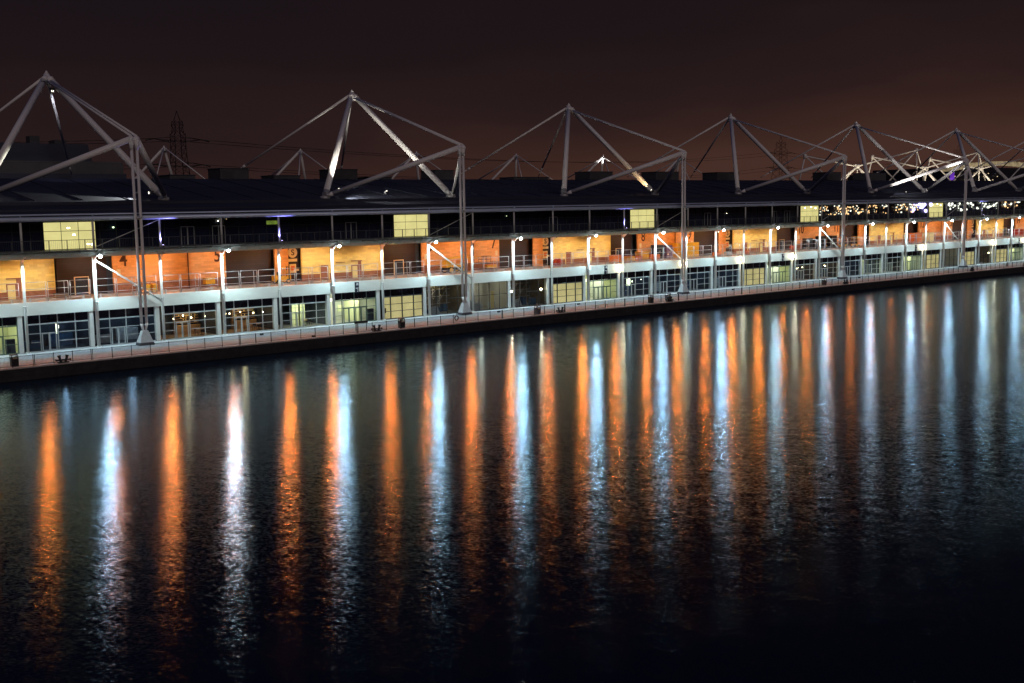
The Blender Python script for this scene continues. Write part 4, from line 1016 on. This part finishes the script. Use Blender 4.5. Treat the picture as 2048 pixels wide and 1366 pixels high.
# machines below number 10
for q, (x, lab) in enumerate(((167.0, 'yellow wheeled machine left of the two under dock number 10'), (171.4, 'yellow wheeled machine in the middle right of dock number 10'), (176.2, 'yellow wheeled machine nearest the fourth front mast'))):
    T = empty('scissor_lift', (x, 9.5 if q == 0 else 7.6, D0)); o = MB(); o.box(-.9, .9, -.45, .45, .25, .65); o.build('chassis', yellow, T)
    for xx in (-.7, .7):
        for yy in (-.45, .45): o = MB(); o.tube((xx, yy - .08, .22), (xx, yy + .08, .22), .22, n=14); o.build('wheel', tyre, T)
    o = MB(); 
    for z in (.7, .95): o.tube((-.8, -.3, z), (.8, -.3, z + .22), .03, n=6); o.tube((.8, .3, z), (-.8, .3, z + .22), .03, n=6)
    o.build('scissor_arms', darkf, T)
    o = MB(); o.box(-.9, .9, -.45, .45, 1.2, 1.28)
    for z in (1.8, 2.3): o.path([(-.88, -.43, z), (.88, -.43, z), (.88, .43, z), (-.88, .43, z), (-.88, -.43, z)], .025, n=6)
    for xx in (-.88, 0, .88):
        for yy in (-.43, .43): o.tube((xx, yy, 1.28), (xx, yy, 2.3), .025, n=6)
    o.build('platform', yellow if q != 1 else orange, T); tag(T, lab, 'scissor lift')
for n_, (x, h) in enumerate(((160.5, 2.3), (163.0, 2.0), (165.2, 2.6), (169.2, 2.6))):
    crate(x, 8.8, 1.9, 1.3, h, black, 'flight_case', ('leftmost tall black flight case under dock number 10', 'lower black flight case, second from the left under dock number 10', 'tall black flight case, third from the left near dock number 10', 'tall black flight case right of the others near dock number 10')[n_], 0, darkf)
# red cable drums
for x, y, lab in ((88.2, 7.6, 'red cable drum lying below the second S sign'), (153.2, 7.2, 'dark red cable drum left of the flight cases under dock number 10')):
    T = empty('cable_drum', (x, y, D0))
    for s_ in (-1, 1): o = MB(); o.tube((0, s_ * .4 - .04, .62), (0, s_ * .4 + .04, .62), .62, n=24); o.build('flange', red_m, T)
    o = MB(); o.tube((0, -.359, .62), (0, .359, .62), .32, n=18); o.build('core', orange, T); tag(T, lab, 'cable drum')
crate(206, 7.5, 3.0, 1.6, 2.3, cream_door, 'storage_box', 'cream box on the deck left of dock number 13', 0, yellow); crate(200.6, 7.4, 3.4, 1.4, 2.3, orange, 'storage_box', 'orange box left of the cream box near dock number 13', 0, orange)
crate(251, 7.5, 3.0, 1.4, 1.8, red_m, 'storage_box', 'red box on the deck at the right edge beyond dock number 14', 0, red_m)
crate(74.6, 8.8, 2.0, 1.0, .6, yellow, 'storage_box', 'flat yellow crate low on the deck right of dock number 7', .2, orange)

# ------------------------------------------------------------------ café furniture behind the glass
def chair(x, y, rz, lab):
    T = empty('cafe_chair', (x, y, .012), rz); b_ = black
    o = MB(); o.box(-.21, .21, -.2, .2, .44, .47); o.build('seat', b_, T)
    o = MB(); o.box(-.2, .2, .18, .21, .6, .86); o.build('backrest', b_, T)
    for sx in (-1, 1):
        for sy in (-1, 1): o = MB(); o.tube((sx * .2, sy * .19, 0), (sx * .18, sy * .17, .44 if sy < 0 else .84), .015, n=6); o.build('leg', b_, T)
    tag(T, lab, 'chair', 'chairs behind the bar windows')
def table(x, y, lab):
    T = empty('cafe_table', (x, y, .012)); o = MB(); o.tube((0, 0, .72), (0, 0, .75), .42, n=20); o.build('tabletop', wood, T)
    o = MB(); o.tube((0, 0, 0), (0, 0, .72), .035, n=8); o.tube((0, 0, 0), (0, 0, .03), .25, n=14); o.build('leg', black, T); tag(T, lab, 'table', 'tables behind the bar windows')
names = {2: 'of the bar left of the column numbered bay 5', 3: 'of the warm lit bar'}
table(22.2, 2.9, 'round table behind the glass of the left-hand bar'); chair(21.4, 2.7, R(80), 'chair left of the table in the left-hand bar'); chair(23.0, 2.8, R(-80), 'chair right of the table in the left-hand bar')
table(28.4, 2.6, 'left table of the warm lit bar with the long counter'); table(30.2, 2.8, 'right table of the warm lit bar with the long counter')
for q, x in enumerate((27.7, 29.1, 29.6, 30.9)): chair(x, 2.3 + .2 * (q % 2), R((80, -80, 95, -70)[q]), '%s chair from the left in the warm lit bar with the long counter' % ORD[q])
table(36.9, 2.6, 'table in front of the bright lime partition'); chair(37.6, 2.5, R(-80), 'chair right of the table before the lime partition')

# ------------------------------------------------------------------ glowing dots imitating lights across the dock reflected in the gallery glass
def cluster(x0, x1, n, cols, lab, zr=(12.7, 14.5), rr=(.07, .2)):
    T = empty('reflected_lights', (x0, 2.5, 0)); rx = random.Random(int(x0))
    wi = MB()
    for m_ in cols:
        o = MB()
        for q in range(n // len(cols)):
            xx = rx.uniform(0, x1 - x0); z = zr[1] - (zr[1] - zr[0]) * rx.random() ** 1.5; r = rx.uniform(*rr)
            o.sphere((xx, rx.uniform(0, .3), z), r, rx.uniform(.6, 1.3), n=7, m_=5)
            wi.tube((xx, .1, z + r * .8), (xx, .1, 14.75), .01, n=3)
        o.build('glints', m_, T)['kind'] = 'stuff'
    wi.build('added_wires', black, T)['kind'] = 'stuff'  # wires added only to hang the imitated reflections
    tag(T, lab, 'light garland')  # no real garland, stands in for lights reflected in the glass
am = emis('glint_amber', (1, .62, .28), 1.6); wh_ = emis('glint_white', (.9, .95, .8), 1.7); vi = emis('glint_violet', (.5, .45, 1), 3.2)
cluster(155.5, 171.5, 84, (am, am, wh_), 'dense amber and white bulbs reflected in the gallery glass right of its fourth lit window')
cluster(172.5, 180.5, 36, (am, am, am, wh_), 'thin scatter of amber bulbs reflected right of the fourth front mast posts', rr=(.06, .14))
cluster(184.0, 193, 42, (am, wh_), 'amber bulbs reflected left of the violet ones in the gallery glass', rr=(.08, .2))
cluster(190.5, 203 - 4, 18, (vi,), 'violet bulbs reflected in the gallery glass left of its fifth lit window', rr=(.2, .42))
cluster(206.5, 230, 46, (wh_,), 'cream white bulbs reflected behind the fifth front mast posts', rr=(.10, .32))
cluster(233, 243, 14, (am, wh_), 'few scattered bulbs reflected at the right end of the gallery', rr=(.10, .3))
